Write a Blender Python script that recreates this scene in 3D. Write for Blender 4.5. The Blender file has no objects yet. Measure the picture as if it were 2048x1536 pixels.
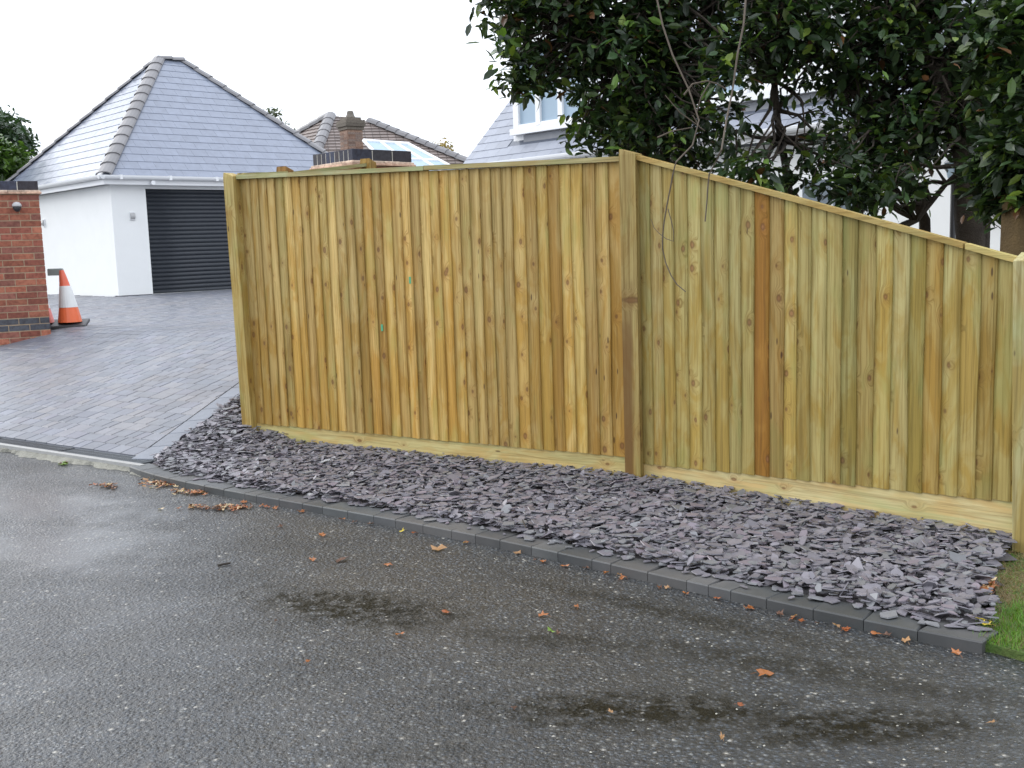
import bpy, math, random
import numpy as np
from mathutils import Vector, Matrix
random.seed(7); rng = np.random.default_rng(7)
S = bpy.context.scene
COL = S.collection

# ------------------------------------------------------------------ camera
F = 2100.0; CX, CY = 1024.0, 768.0; CZ = 1.46
PITCH = math.radians(7.51); ROLL = math.radians(-1.78)
fw = np.array([0, math.cos(PITCH), -math.sin(PITCH)]); r0 = np.array([1., 0, 0]); u0 = np.cross(r0, fw)
RT = math.cos(ROLL)*r0 + math.sin(ROLL)*u0; UP = -math.sin(ROLL)*r0 + math.cos(ROLL)*u0
O = np.array([0, 0, CZ])
cam = bpy.data.cameras.new('camera'); co = bpy.data.objects.new('camera', cam); COL.objects.link(co)
cam.sensor_width = 36; cam.lens = 36*F/2048; cam.clip_start = 0.05; cam.clip_end = 3000
M = Matrix.Identity(4)
for i in range(3):
    M[i][0] = RT[i]; M[i][1] = UP[i]; M[i][2] = -fw[i]; M[i][3] = O[i]
co.matrix_world = M
S.camera = co

# ------------------------------------------------------------------ light
w = bpy.data.worlds.new('World'); S.world = w; w.use_nodes = True
nt = w.node_tree; nt.nodes.clear()
out = nt.nodes.new('ShaderNodeOutputWorld'); bg = nt.nodes.new('ShaderNodeBackground')
sky = nt.nodes.new('ShaderNodeTexSky'); sky.sky_type = 'NISHITA'; sky.sun_disc = False
sky.sun_elevation = math.radians(50); sky.sun_rotation = math.radians(-70); sky.dust_density = 4
tc = nt.nodes.new('ShaderNodeTexCoord'); sp = nt.nodes.new('ShaderNodeSeparateXYZ')
nt.links.new(tc.outputs['Generated'], sp.inputs[0])
rmp = nt.nodes.new('ShaderNodeValToRGB')           # an overcast sky: brighter overhead than at the horizon
rmp.color_ramp.elements[0].position = 0.0; rmp.color_ramp.elements[0].color = (10.6, 11.2, 12.2, 1)
rmp.color_ramp.elements[1].position = 1.0; rmp.color_ramp.elements[1].color = (14.6, 15.4, 16.8, 1)
nt.links.new(sp.outputs[2], rmp.inputs[0])
nz = nt.nodes.new('ShaderNodeTexNoise'); nz.inputs['Scale'].default_value = 2.0; nz.inputs['Detail'].default_value = 4
nt.links.new(tc.outputs['Generated'], nz.inputs['Vector'])
mr = nt.nodes.new('ShaderNodeMapRange'); mr.inputs[3].default_value = 0.9; mr.inputs[4].default_value = 1.1
nt.links.new(nz.outputs[0], mr.inputs[0])
mul = nt.nodes.new('ShaderNodeVectorMath'); mul.operation = 'SCALE'
nt.links.new(rmp.outputs[0], mul.inputs[0]); nt.links.new(mr.outputs[0], mul.inputs['Scale'])
mx = nt.nodes.new('ShaderNodeMix'); mx.data_type = 'RGBA'; mx.inputs[0].default_value = 0.93
nt.links.new(sky.outputs[0], mx.inputs[6]); nt.links.new(mul.outputs[0], mx.inputs[7])
nt.links.new(mx.outputs[2], bg.inputs[0]); bg.inputs[1].default_value = 0.1
nt.links.new(bg.outputs[0], out.inputs[0])
sl = bpy.data.lights.new('sun', 'SUN'); so = bpy.data.objects.new('sun', sl); COL.objects.link(so)
sl.energy = 1.5; sl.angle = math.radians(38); sl.color = (1, .97, .92)
sd = Vector((-0.78, 0.40, 0.50)).normalized()
so.rotation_euler = sd.to_track_quat('Z', 'Y').to_euler(); so.location = (0, 0, 30)
S.view_settings.view_transform = 'Standard'; S.view_settings.look = 'None'
S.view_settings.exposure = 0.48; S.view_settings.gamma = 1; S.view_settings.use_curve_mapping = False

# ------------------------------------------------------------------ helpers
def ray(x, y): return fw + (x-CX)/F*RT - (y-CY)/F*UP
def hz(x, y, z=0.0):
    d = ray(x, y); return O + d*(z-CZ)/d[2]
def hy(x, y, Y):
    d = ray(x, y); return O + d*Y/d[1]
def hsurf(x, y, f):
    z = 0.1
    for _ in range(60):
        p = hz(x, y, z); z = .6*z + .4*f(p[0], p[1])
    return hz(x, y, z)
def hplane(x, y, A, B):           # vertical plane through two ground points
    n = np.array([-(B[1]-A[1]), B[0]-A[0], 0.]); d = ray(x, y)
    t = (np.array([A[0], A[1], 0])-O)@n/(d@n); return O + d*t
def proj(p):
    d = np.asarray(p, float)-O; z = d@fw
    return CX+F*(d@RT)/z, CY-F*(d@UP)/z, z
WL = {}
def tag(o, label=None, cat=None, group=None, kind=None):
    if label: o['label'] = label
    if cat: o['category'] = cat
    if group: o['group'] = group
    if kind: o['kind'] = kind
    return o
def empty(name, loc, label, cat, group=None):
    o = bpy.data.objects.new(name, None); COL.objects.link(o); o.location = loc
    o.empty_display_size = .2
    WL[o] = np.array(loc, float); return tag(o, label, cat, group)
class MB:
    def __init__(s): s.v = []; s.f = []; s.t = []; s.n = 0
    def add(s, vs, fs, tint=(1, 1, 1)):
        s.v.extend([tuple(map(float, p)) for p in vs])
        for f in fs: s.f.append([i+s.n for i in f]); s.t.append(tint)
        s.n += len(vs); return s
    def box(s, c, sz, tint=(1, 1, 1), ax=None, bevel=0):
        c = np.array(c, float); h = np.array(sz, float)/2
        A = np.eye(3) if ax is None else np.array(ax, float)
        vs = []
        if bevel:
            b = bevel
            for z, k in ((-1, 0), (1, -b)):
                zz = z*h[2]
                if z == 1:
                    for r, zq in ((0, h[2]-b), (b, h[2])):
                        for sx, sy in ((-1, -1), (1, -1), (1, 1), (-1, 1)):
                            vs.append(c + A[0]*sx*(h[0]-r) + A[1]*sy*(h[1]-r) + A[2]*zq)
                else:
                    for sx, sy in ((-1, -1), (1, -1), (1, 1), (-1, 1)):
                        vs.append(c + A[0]*sx*h[0] + A[1]*sy*h[1] + A[2]*zz)
            fs = [[3, 2, 1, 0], [8, 9, 10, 11]]
            for i in range(4):
                j = (i+1) % 4
                fs += [[i, j, 4+j, 4+i], [4+i, 4+j, 8+j, 8+i]]
            return s.add(vs, fs, tint)
        for z in (-1, 1):
            for sx, sy in ((-1, -1), (1, -1), (1, 1), (-1, 1)):
                vs.append(c + A[0]*sx*h[0] + A[1]*sy*h[1] + A[2]*z*h[2])
        return s.add(vs, [[3, 2, 1, 0], [4, 5, 6, 7], [0, 1, 5, 4], [1, 2, 6, 5], [2, 3, 7, 6], [3, 0, 4, 7]], tint)
    def prism(s, poly, vec, tint=(1, 1, 1)):
        n = len(poly); P = [np.array(p, float) for p in poly]; Q = [p+np.array(vec, float) for p in P]
        fs = [list(range(n))[::-1], list(range(n, 2*n))] + [[i, (i+1) % n, n+(i+1) % n, n+i] for i in range(n)]
        return s.add(P+Q, fs, tint)
    def tube(s, pts, rad, k=6, tint=(1, 1, 1), cap=True):
        pts = [np.array(p, float) for p in pts]; base = s.n; vs = []
        ref = np.array([.31, .2, .93])
        for i, p in enumerate(pts):
            d = pts[min(i+1, len(pts)-1)]-pts[max(i-1, 0)]; d = d/(np.linalg.norm(d)+1e-9)
            a = np.cross(d, ref)
            if np.linalg.norm(a) < .1: a = np.cross(d, [1, 0, 0])
            a /= np.linalg.norm(a); b = np.cross(d, a); r = rad[i] if hasattr(rad, '__len__') else rad
            for j in range(k):
                t = 2*math.pi*j/k; vs.append(p + r*(math.cos(t)*a + math.sin(t)*b))
        fs = [[i*k+j, i*k+(j+1) % k, (i+1)*k+(j+1) % k, (i+1)*k+j] for i in range(len(pts)-1) for j in range(k)]
        if cap: fs += [list(range(k))[::-1], [(len(pts)-1)*k+j for j in range(k)]]
        return s.add(vs, fs, tint)
    def lathe(s, prof, c, k=20, tint=(1, 1, 1)):
        vs = []; c = np.array(c, float)
        for r, z in prof:
            for j in range(k):
                t = 2*math.pi*j/k; vs.append(c+np.array([r*math.cos(t), r*math.sin(t), z]))
        n = len(prof)
        fs = [[i*k+j, i*k+(j+1) % k, (i+1)*k+(j+1) % k, (i+1)*k+j] for i in range(n-1) for j in range(k)]
        fs += [list(range(k))[::-1], [(n-1)*k+j for j in range(k)]]
        return s.add(vs, fs, tint)
    def mesh(s, name, mat, off=(0, 0, 0), smooth=False):
        me = bpy.data.meshes.new(name)
        V = np.array(s.v, dtype=np.float64) - np.array(off, float)
        me.from_pydata(V.tolist(), [], s.f); me.materials.append(mat)
        at = me.attributes.new('tint', 'FLOAT_COLOR', 'FACE')
        at.data.foreach_set('color', np.array([(t[0], t[1], t[2], 1) for t in s.t], dtype=np.float32).ravel())
        if smooth: me.polygons.foreach_set('use_smooth', [True]*len(me.polygons))
        me.update(); return me
def link(name, me, parent=None, wloc=None, rot=None):
    o = bpy.data.objects.new(name, me); COL.objects.link(o)
    wl = np.zeros(3) if wloc is None else np.array(wloc, float)
    WL[o] = wl
    if parent is not None:
        o.parent = parent; o.location = wl-WL[parent]
    else: o.location = wl
    if rot is not None: o.rotation_euler = rot
    return o
def build(mb, name, mat, parent=None, wloc=None, smooth=False):   # mesh given in world coordinates
    wl = np.zeros(3) if wloc is None and parent is None else (WL[parent] if wloc is None else np.array(wloc, float))
    return link(name, mb.mesh(name, mat, wl, smooth), parent, wl)
def euler_of(X, Y, Z):
    return Matrix(((X[0], Y[0], Z[0]), (X[1], Y[1], Z[1]), (X[2], Y[2], Z[2]))).to_euler()
def norm(v): v = np.array(v, float); return v/np.linalg.norm(v)
def arr_mesh(name, V, Fc, tint, mat, smooth=False):   # V (n,3), Fc list of arrays of equal-length faces
    me = bpy.data.meshes.new(name)
    nv = len(V); me.vertices.add(nv); me.vertices.foreach_set('co', np.asarray(V, np.float32).ravel())
    loops = np.concatenate([f.ravel() for f in Fc]); sizes = np.concatenate([np.full(len(f), f.shape[1]) for f in Fc])
    me.loops.add(len(loops)); me.loops.foreach_set('vertex_index', loops.astype(np.int32))
    me.polygons.add(len(sizes)); st = np.concatenate([[0], np.cumsum(sizes)[:-1]])
    me.polygons.foreach_set('loop_start', st.astype(np.int32))
    try: me.polygons.foreach_set('loop_total', sizes.astype(np.int32))
    except Exception: pass
    at = me.attributes.new('tint', 'FLOAT_COLOR', 'FACE')
    T = np.concatenate([tint, np.ones((len(tint), 1))], 1)
    at.data.foreach_set('color', T.astype(np.float32).ravel())
    me.polygons.foreach_set('use_smooth', np.full(len(sizes), smooth, dtype=bool))
    me.materials.append(mat); me.update(calc_edges=True); me.validate(); return me

# ------------------------------------------------------------------ materials
class NT:
    def __init__(s, name):
        s.m = bpy.data.materials.new(name); s.m.use_nodes = True; s.t = s.m.node_tree
        s.b = s.t.nodes['Principled BSDF']; s.o = s.t.nodes['Material Output']
    def n(s, typ, ins=None, **kw):
        nd = s.t.nodes.new(typ)
        for k, v in kw.items(): setattr(nd, k, v)
        if ins:
            for k, v in ins.items(): s.put(nd.inputs[k], v)
        return nd
    def put(s, sock, v):
        if isinstance(v, bpy.types.NodeSocket): s.t.links.new(v, sock)
        elif isinstance(v, bpy.types.Node): s.t.links.new(v.outputs[0], sock)
        else: sock.default_value = v
    def math(s, op, a, b=0.0, c=0.0, clamp=False):
        return s.n('ShaderNodeMath', {0: a, 1: b, 2: c}, operation=op, use_clamp=clamp).outputs[0]
    def mix(s, f, a, b, mode='MIX'):
        def c(v): return tuple(v)+(1,) if isinstance(v, (tuple, list)) and len(v) == 3 else v
        nd = s.n('ShaderNodeMix', data_type='RGBA', blend_type=mode)
        s.put(nd.inputs[0], f); s.put(nd.inputs[6], c(a)); s.put(nd.inputs[7], c(b)); return nd.outputs[2]
    def mapr(s, v, a, b, c=0., d=1.):
        return s.n('ShaderNodeMapRange', {0: v, 1: a, 2: b, 3: c, 4: d}, interpolation_type='SMOOTHSTEP').outputs[0]
    def noise(s, vec, scale, detail=3, rough=.5, dist=0.):
        return s.n('ShaderNodeTexNoise', {'Vector': vec, 'Scale': scale, 'Detail': detail, 'Roughness': rough, 'Distortion': dist}).outputs[0]
    def vor(s, vec, scale, rnd=1.):
        return s.n('ShaderNodeTexVoronoi', {'Vector': vec, 'Scale': scale, 'Randomness': rnd})
    def coord(s, k='Object'): return s.n('ShaderNodeTexCoord').outputs[k]
    def pos(s): return s.n('ShaderNodeNewGeometry').outputs['Position']
    def scale(s, v, sc):
        return s.n('ShaderNodeVectorMath', {0: v, 1: sc}, operation='MULTIPLY').outputs[0]
    def addv(s, v, w_): return s.n('ShaderNodeVectorMath', {0: v, 1: w_}, operation='ADD').outputs[0]
    def tint(s): return s.n('ShaderNodeAttribute', attribute_name='tint').outputs['Color']
    def rand(s): return s.n('ShaderNodeObjectInfo').outputs['Random']
    def fin(s, col=None, rough=None, bump=None, bs=.5, bd=.01, **kw):
        if col is not None: s.put(s.b.inputs['Base Color'], tuple(col)+(1,) if isinstance(col, (tuple, list)) and len(col) == 3 else col)
        if rough is not None: s.put(s.b.inputs['Roughness'], rough)
        for k, v in kw.items(): s.put(s.b.inputs[k.replace('_', ' ')], v)
        if bump is not None:
            bn = s.n('ShaderNodeBump', {'Height': bump, 'Strength': bs, 'Distance': bd})
            s.t.links.new(bn.outputs[0], s.b.inputs['Normal'])
        return s.m

def wood(name, pale, gold, dark, horiz=False, stain=None, knots=True):
    k = NT(name); c = k.coord(); rd = k.rand()
    if horiz: c = k.n('ShaderNodeMapping', {0: c, 2: (0, math.radians(90), 0)}).outputs[0]
    off = k.n('ShaderNodeCombineXYZ', {0: k.math('MULTIPLY', rd, 91.7), 1: k.math('MULTIPLY', rd, 37.1), 2: k.math('MULTIPLY', rd, 63.3)}).outputs[0]
    p = k.addv(c, off)
    ps = k.n('ShaderNodeSeparateXYZ', {0: p}).outputs
    p2 = k.n('ShaderNodeCombineXYZ', {0: k.math('MULTIPLY', k.math('MULTIPLY_ADD', ps[1], 1.3, ps[0]), 8.5), 1: k.math('MULTIPLY', ps[2], 4.9)}).outputs[0]
    kv = k.n('ShaderNodeTexVoronoi', {'Vector': p2, 'Scale': 1.0, 'Randomness': 1.}, voronoi_dimensions='2D')
    keep = k.math('GREATER_THAN', k.n('ShaderNodeSeparateColor', {0: kv.outputs['Color']}).outputs[0], .80 if horiz and knots else .42 if knots else 2.)
    kd = k.math('ADD', kv.outputs['Distance'], k.math('MULTIPLY', k.noise(p, 30, 2), .06))
    kd = k.math('ADD', kd, k.math('MULTIPLY', k.n('ShaderNodeSeparateColor', {0: kv.outputs['Color']}).outputs[2], .085))
    knot = k.math('MULTIPLY', k.mapr(kd, .170, .10), keep)
    halo = k.math('MULTIPLY', k.mapr(kd, .40, .10), keep)
    gx = k.scale(p, (95, 60, 2.2))
    warp = k.n('ShaderNodeCombineXYZ', {0: k.math('MULTIPLY', halo, 4.0)}).outputs[0]
    grain = k.noise(k.addv(gx, warp), 1.0, 4, .6, .6)
    broad = k.noise(k.scale(p, (22, 20, 1.1)), 1.0, 3, .55, .8)
    blot = k.noise(k.scale(p, (7, 7, 2.3)), 1.0, 4, .6, 1.2)
    r2 = k.math('FRACT', k.math('MULTIPLY', rd, 17.31))
    f1 = k.math('ADD', k.mapr(blot, .36, .66), k.math('MULTIPLY_ADD', r2, .7, -.33), clamp=True)
    if not horiz:      # colour runs from paler tops to darker, more golden lower ends
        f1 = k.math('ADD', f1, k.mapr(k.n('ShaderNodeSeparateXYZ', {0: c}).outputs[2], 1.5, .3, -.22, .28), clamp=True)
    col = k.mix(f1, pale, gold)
    col = k.mix(k.math('MULTIPLY', k.mapr(broad, .45, .75), .5), col, dark)
    col = k.mix(k.math('MULTIPLY', k.mapr(grain, .42, .72), .7), col, tuple(x*.5 for x in gold))
    gr = k.noise(k.scale(p, (5, 5, 1.6)), 1.7, 3)
    col = k.mix(k.math('MULTIPLY', k.mapr(gr, .52, .72), .42), col, (pale[0]*.62, pale[1]*.78, pale[2]*.62))
    col = k.mix(k.math('MULTIPLY', halo, .35), col, (gold[0]*.7, gold[1]*.55, gold[2]*.5))
    col = k.mix(k.math('MULTIPLY', knot, .72), col, k.mix(k.mapr(kd, .06, .12), (.22, .10, .04), (.10, .042, .015)))
    spk = k.vor(k.scale(p, (20, 8, 5)), 1.0)
    sk = k.math('MULTIPLY', k.mapr(spk.outputs['Distance'], .13, .07), k.math('GREATER_THAN', k.n('ShaderNodeSeparateColor', {0: spk.outputs['Color']}).outputs[1], .8))
    col = k.mix(k.math('MULTIPLY', sk, .8), col, (.06, .03, .015))
    if stain is not None:
        zz = k.n('ShaderNodeSeparateXYZ', {0: c}).outputs[2]
        cs_ = k.n('ShaderNodeSeparateXYZ', {0: c}).outputs
        tx = k.math('ADD', k.math('ADD', k.math('MULTIPLY', cs_[0], .84), k.math('MULTIPLY', cs_[1], -.54)), k.math('MULTIPLY_ADD', k.noise(k.scale(p, (3, 3, 1.6)), 1.0, 2), .16, -.08))
        m = k.math('MULTIPLY', k.mapr(tx, .018, -.012), k.mapr(k.math('ADD', zz, k.math('MULTIPLY', k.noise(p, 6, 2), .5)), 1.45, 1.0))
        m = k.math('MULTIPLY', m, .85)
        col = k.mix(m, col, stain)
    r3 = k.math('FRACT', k.math('MULTIPLY', rd, 53.7))
    v = k.math('MULTIPLY_ADD', r3, .40, .76)
    col = k.mix(1.0, col, k.n('ShaderNodeCombineColor', {0: v, 1: v, 2: v}).outputs[0], 'MULTIPLY')
    col = k.mix(1.0, col, k.tint(), 'MULTIPLY')
    h = k.math('ADD', grain, k.math('MULTIPLY', knot, -.6))
    return k.fin(col, k.mapr(grain, .3, .7, .62, .78), h, .35, .004, **{'Specular_IOR_Level': .3})
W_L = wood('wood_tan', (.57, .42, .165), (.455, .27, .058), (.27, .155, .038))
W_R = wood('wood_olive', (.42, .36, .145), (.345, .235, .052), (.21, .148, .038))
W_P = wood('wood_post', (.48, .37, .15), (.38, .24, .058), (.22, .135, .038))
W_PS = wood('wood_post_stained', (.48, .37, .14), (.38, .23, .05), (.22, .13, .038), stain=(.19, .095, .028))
W_G = wood('wood_gravel_board', (.54, .48, .25), (.50, .36, .15), (.28, .33, .17), horiz=True)
W_C = wood('wood_rail', (.46, .42, .23), (.42, .32, .14), (.30, .31, .17), horiz=True, knots=False)
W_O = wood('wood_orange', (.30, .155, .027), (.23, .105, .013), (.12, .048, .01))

def plain(name, col, rough=.6, var=.12, sc=12, bump=.0, bd=.003, tint=True, **kw):
    k = NT(name); p = k.pos(); n = k.noise(p, sc, 4, .6)
    c = k.mix(n, tuple(x*(1-var*2) for x in col), tuple(min(1, x*(1+var*2)) for x in col))
    if tint: c = k.mix(1.0, c, k.tint(), 'MULTIPLY')
    return k.fin(c, rough, k.noise(p, sc*8, 3) if bump else None, bump, bd, **kw)
RENDER = plain('white_render', (.80, .81, .80), .85, .02, 3, .15)
UPVC = plain('white_upvc', (.80, .81, .82), .28, .01, 5)
def slate_mat(name, col, rough):
    k = NT(name); p = k.pos(); n = k.noise(p, 6, 4, .6)
    c = k.mix(n, tuple(x*.8 for x in col), tuple(x*1.25 for x in col)); c = k.mix(1.0, c, k.tint(), 'MULTIPLY')
    return k.fin(c, k.mapr(n, .3, .7, rough*.85, rough*1.15), k.noise(p, 60, 3), .05, .002)
ROOF = slate_mat('roof_slate', (.205, .23, .29), .21)
RIDGE = slate_mat('ridge_grey', (.19, .185, .19), .5)
BROWN = slate_mat('brown_tile', (.19, .155, .14), .6)
SHUT = plain('shutter_dark', (.022, .027, .036), .42, .1, 8)
LEAD = plain('lead_grey', (.22, .23, .25), .5, .1, 8)
GLASSD = NT('window_glass').fin((.10, .13, .16), .06, Specular_IOR_Level=.8)
GLASSL = NT('roof_glazing').fin((.33, .43, .52), .35, Specular_IOR_Level=.35)
def brickm():
    k = NT('brick_clay'); p = k.pos(); n = k.noise(p, 25, 4, .65); rd = k.rand()
    v = k.math('MULTIPLY_ADD', rd, .5, .72)
    c = k.mix(k.mapr(n, .35, .7), (1, 1, 1), (.62, .55, .55))
    c = k.mix(1.0, c, k.tint(), 'MULTIPLY')
    c = k.mix(1.0, c, k.n('ShaderNodeCombineColor', {0: v, 1: v, 2: v}).outputs[0], 'MULTIPLY')
    return k.fin(c, .82, k.noise(p, 120, 4), .4, .004)
BRICK = brickm()
MORTAR = plain('mortar', (.36, .27, .18), .9, .15, 30, .4)
def asphalt():
    k = NT('asphalt'); p = k.pos()
    warp = k.addv(p, k.scale(k.n('ShaderNodeTexNoise', {'Vector': p, 'Scale': 60.0}).outputs[1], (.006, .006, .006)))
    v1 = k.vor(warp, 62); v2 = k.vor(warp, 150)
    cell = k.n('ShaderNodeSeparateColor', {0: v1.outputs['Color']})
    cell2 = k.n('ShaderNodeSeparateColor', {0: v2.outputs['Color']})
    big = k.noise(p, .9, 4, .55); mid = k.noise(p, 4.5, 4, .6)
    g = k.n('ShaderNodeValToRGB', {0: cell.outputs[0]})
    cr = g.color_ramp; cr.elements[0].color = (.014, .016, .019, 1); cr.elements[1].color = (.19, .195, .185, 1)
    for pos_, c_ in ((.35, (.030, .038, .047)), (.65, (.056, .068, .083)), (.88, (.100, .110, .120))):
        e = cr.elements.new(pos_); e.color = c_+(1,)
    col = g.outputs[0]
    col = k.mix(k.math('MULTIPLY', k.math('GREATER_THAN', cell.outputs[1], .84), .4), col, (.115, .095, .070))
    col = k.mix(k.math('MULTIPLY', k.math('GREATER_THAN', cell.outputs[2], .991), .85), col, (.45, .43, .38))
    bit = k.mapr(v1.outputs['Distance'], .28, .52)
    col = k.mix(k.math('MULTIPLY', bit, .75), col, (.018, .018, .017))
    col = k.mix(k.math('MULTIPLY', k.mapr(mid, .45, .75), .22), col, (.050, .048, .038))
    # worn, mossy patches with a shape of their own
    moss = None
    mp = hz(715, 1215)
    for (x, y, rx, ry, a, st) in ((mp[0], mp[1], .62, .24, -.42, .9), (.40, 3.13, .60, .17, -.1, .92), (1.0, 2.98, .5, .16, 0., .9),
                                  (.1, 3.75, .5, .1, -.3, .55), (.9, 3.45, .7, .13, -.5, .5), (1.35, 3.2, .4, .1, -.3, .5), (.6, 4.0, .9, .09, -.68, .5), (-.35, 2.9, .3, .06, 0, .3)):
        q = k.n('ShaderNodeMapping', {0: p, 1: (x, y, 0), 2: (0, 0, a), 3: (rx, ry, 1)}, vector_type='TEXTURE').outputs[0]
        sp_ = k.n('ShaderNodeSeparateXYZ', {0: q}).outputs
        L = k.math('SQRT', k.math('ADD', k.math('MULTIPLY', sp_[0], sp_[0]), k.math('MULTIPLY', sp_[1], sp_[1])))
        L = k.math('ADD', L, k.math('MULTIPLY_ADD', k.noise(p, 13, 4, .7), 1.8, -.9))
        m = k.math('MULTIPLY', k.mapr(L, 1.15, .25), st)
        moss = m if moss is None else k.math('MAXIMUM', moss, m)
    moss = k.math('MULTIPLY', moss, k.mapr(k.noise(p, 15, 5, .75), .40, .54, .15, 1.0))
    col = k.mix(k.math('MULTIPLY', k.math('MULTIPLY', moss, k.mapr(v1.outputs['Distance'], .12, .42)), 1.0), col, (.006, .005, .002))
    col = k.mix(k.math('MULTIPLY', moss, .85), col, (.016, .013, .005))
    dark = k.mapr(k.noise(p, 1.7, 5, .65), .44, .68)
    col = k.mix(k.math('MULTIPLY', dark, .42), col, (.026, .026, .024))
    wet = k.mapr(big, .38, .62)
    rough = k.math('ADD', k.math('MULTIPLY_ADD', cell2.outputs[0], .22, .36), k.math('MULTIPLY', wet, -.10))
    rough = k.math('ADD', rough, k.math('MULTIPLY', moss, .25), clamp=True)
    h = k.math('ADD', k.mapr(v1.outputs['Distance'], .6, .05), k.math('ADD', k.math('MULTIPLY', cell.outputs[1], .7), k.math('MULTIPLY', k.mapr(v2.outputs['Distance'], .6, .1), .3)))
    film = None            # shallow film of rain water lying where the road is smoothest
    for (x, y, rx, ry, a) in ((-2.35, 5.25, .75, .5, -.3), (-2.9, 6.2, 1.2, .4, -.5)):
        q = k.n('ShaderNodeMapping', {0: p, 1: (x, y, 0), 2: (0, 0, a), 3: (rx, ry, 1)}, vector_type='TEXTURE').outputs[0]
        sp_ = k.n('ShaderNodeSeparateXYZ', {0: q}).outputs
        L = k.math('SQRT', k.math('ADD', k.math('MULTIPLY', sp_[0], sp_[0]), k.math('MULTIPLY', sp_[1], sp_[1])))
        L = k.math('ADD', L, k.math('MULTIPLY_ADD', k.noise(p, 3.5, 5, .65), 1.6, -.8))
        m = k.mapr(L, 1.25, .3); film = m if film is None else k.math('MAXIMUM', film, m)
    h = k.math('MULTIPLY', h, k.mapr(k.noise(p, 2.2, 3), .35, .6, .45, 1.0))
    h = k.math('MULTIPLY', h, k.math('MULTIPLY_ADD', film, -.6, 1.0))
    return k.fin(col, rough, h, 1.0, .010, Specular_IOR_Level=k.math('MULTIPLY_ADD', moss, -.46, .5), Coat_Weight=k.math('MULTIPLY', k.math('ADD', k.mapr(big, .36, .60, .12, .35), k.math('MULTIPLY', film, .55)), k.math('SUBTRACT', 1.0, moss), clamp=True), Coat_Roughness=k.math('MULTIPLY_ADD', film, -.12, .42))
ASPH = asphalt()
def paverm(name, base):
    k = NT(name); p = k.pos(); n = k.noise(p, 9, 4, .65); n2 = k.noise(p, 90, 3, .6); n3 = k.noise(p, 1.3, 4, .6)
    c = k.mix(n, tuple(x*.7 for x in base), tuple(x*1.25 for x in base))
    c = k.mix(1.0, c, k.tint(), 'MULTIPLY')
    c = k.mix(k.math('MULTIPLY', k.mapr(n3, .45, .7), .3), c, (.17, .15, .14))
    return k.fin(c, k.mapr(n3, .35, .65, .44, .58), n2, .3, .002, Specular_IOR_Level=.5, Coat_Weight=.15, Coat_Roughness=.45)
PAVER = paverm('block_paver', (.145, .155, .18))
KERB = paverm('kerb_block', (.060, .064, .066))
CHIP = plain('plum_slate', (.165, .156, .176), .40, .12, 30, .2, .002)
CHIPBED = plain('slate_bed_soil', (.09, .083, .088), .9, .2, 40, .3)
CONC = plain('channel_concrete', (.33, .33, .32), .7, .12, 20, .4)
CONCP = plain('concrete_haunch', (.24, .235, .20), .85, .35, 16, .9, .012)
GRATE = plain('drain_grate', (.075, .085, .095), .38, .1, 20)
SOIL = plain('garden_soil', (.05, .045, .03), .95, .3, 6, .6, .02)
def grassg():
    k = NT('grass_ground'); p = k.pos()
    c = k.mix(k.mapr(k.noise(p, 5, 4), .35, .65), (.05, .10, .015), (.11, .085, .035))
    return k.fin(c, .95, k.noise(p, 60, 3), .6, .02)
TURF = grassg()
def leafm(name, rough=.38):
    k = NT(name); p = k.coord('Object')
    c = k.mix(k.noise(p, 30, 2), (.85, .85, .85), (1.15, 1.15, 1.15)); c = k.mix(1.0, c, k.tint(), 'MULTIPLY')
    m = k.fin(c, rough, Specular_IOR_Level=.5)
    tr = k.n('ShaderNodeBsdfTranslucent'); k.put(tr.inputs[0], k.mix(1.0, c, (1.5, 1.7, .6), 'MULTIPLY'))
    ms = k.n('ShaderNodeMixShader', {0: .18}); k.t.links.new(k.b.outputs[0], ms.inputs[1]); k.t.links.new(tr.outputs[0], ms.inputs[2])
    k.t.links.new(ms.outputs[0], k.o.inputs[0]); return m
LEAF = leafm('leaf'); GRASS = leafm('grass_blade', .5); DEAD = leafm('dead_leaf', .45)
BARK = plain('bark', (.045, .034, .024), .9, .3, 14, .8, .01)
TWIG = plain('twig', (.10, .078, .058), .8, .2, 30)
ORANGE = plain('cone_plastic', (.75, .75, .75), .38, .06, 10)
BLACK = plain('black_plastic', (.03, .03, .033), .5, .1, 10)
GREY = plain('grey_plastic', (.25, .30, .29), .5, .05, 10)
LAMPG = plain('lamp_metal', (.42, .42, .42), .35, .05, 10)

# ------------------------------------------------------------------ ground heights
D0 = np.array([-2.56, 7.15]); DE = norm([1.5, -1.04]); DN = np.array([-DE[1], DE[0]])
def dd(x, y): return (x-D0[0])*DN[0]+(y-D0[1])*DN[1]
def sst(a, b, x): t = min(1, max(0, (x-a)/(b-a))); return t*t*(3-2*t)
def zdrive(x, y):
    d = dd(x, y)
    d = max(0, d-.12)
    a = .050+.212*d
    b = .635+.013*(d-2.85)
    if d < 2.5: return a
    if d > 3.3: return min(b, .72)
    t = sst(2.5, 3.3, d); return a*(1-t)+b*t
def zbed(x, y):
    t = sst(-1.45, -2.3, x)
    return .062*(1-t)+t*(zdrive(x, y)+.01)+.02*sst(.1, .9, dd(x, y))*(1-t)
ft_px = [(252, 932), (312, 946), (372, 962), (430, 978), (600, 1008), (800, 1038), (1000, 1079), (1250, 1134), (1500, 1189), (1713, 1238), (1850, 1260), (1954, 1282)]
KF = np.array([hz(x, y, .045)[:2] for x, y in ft_px])        # front edge of the kerb
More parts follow.
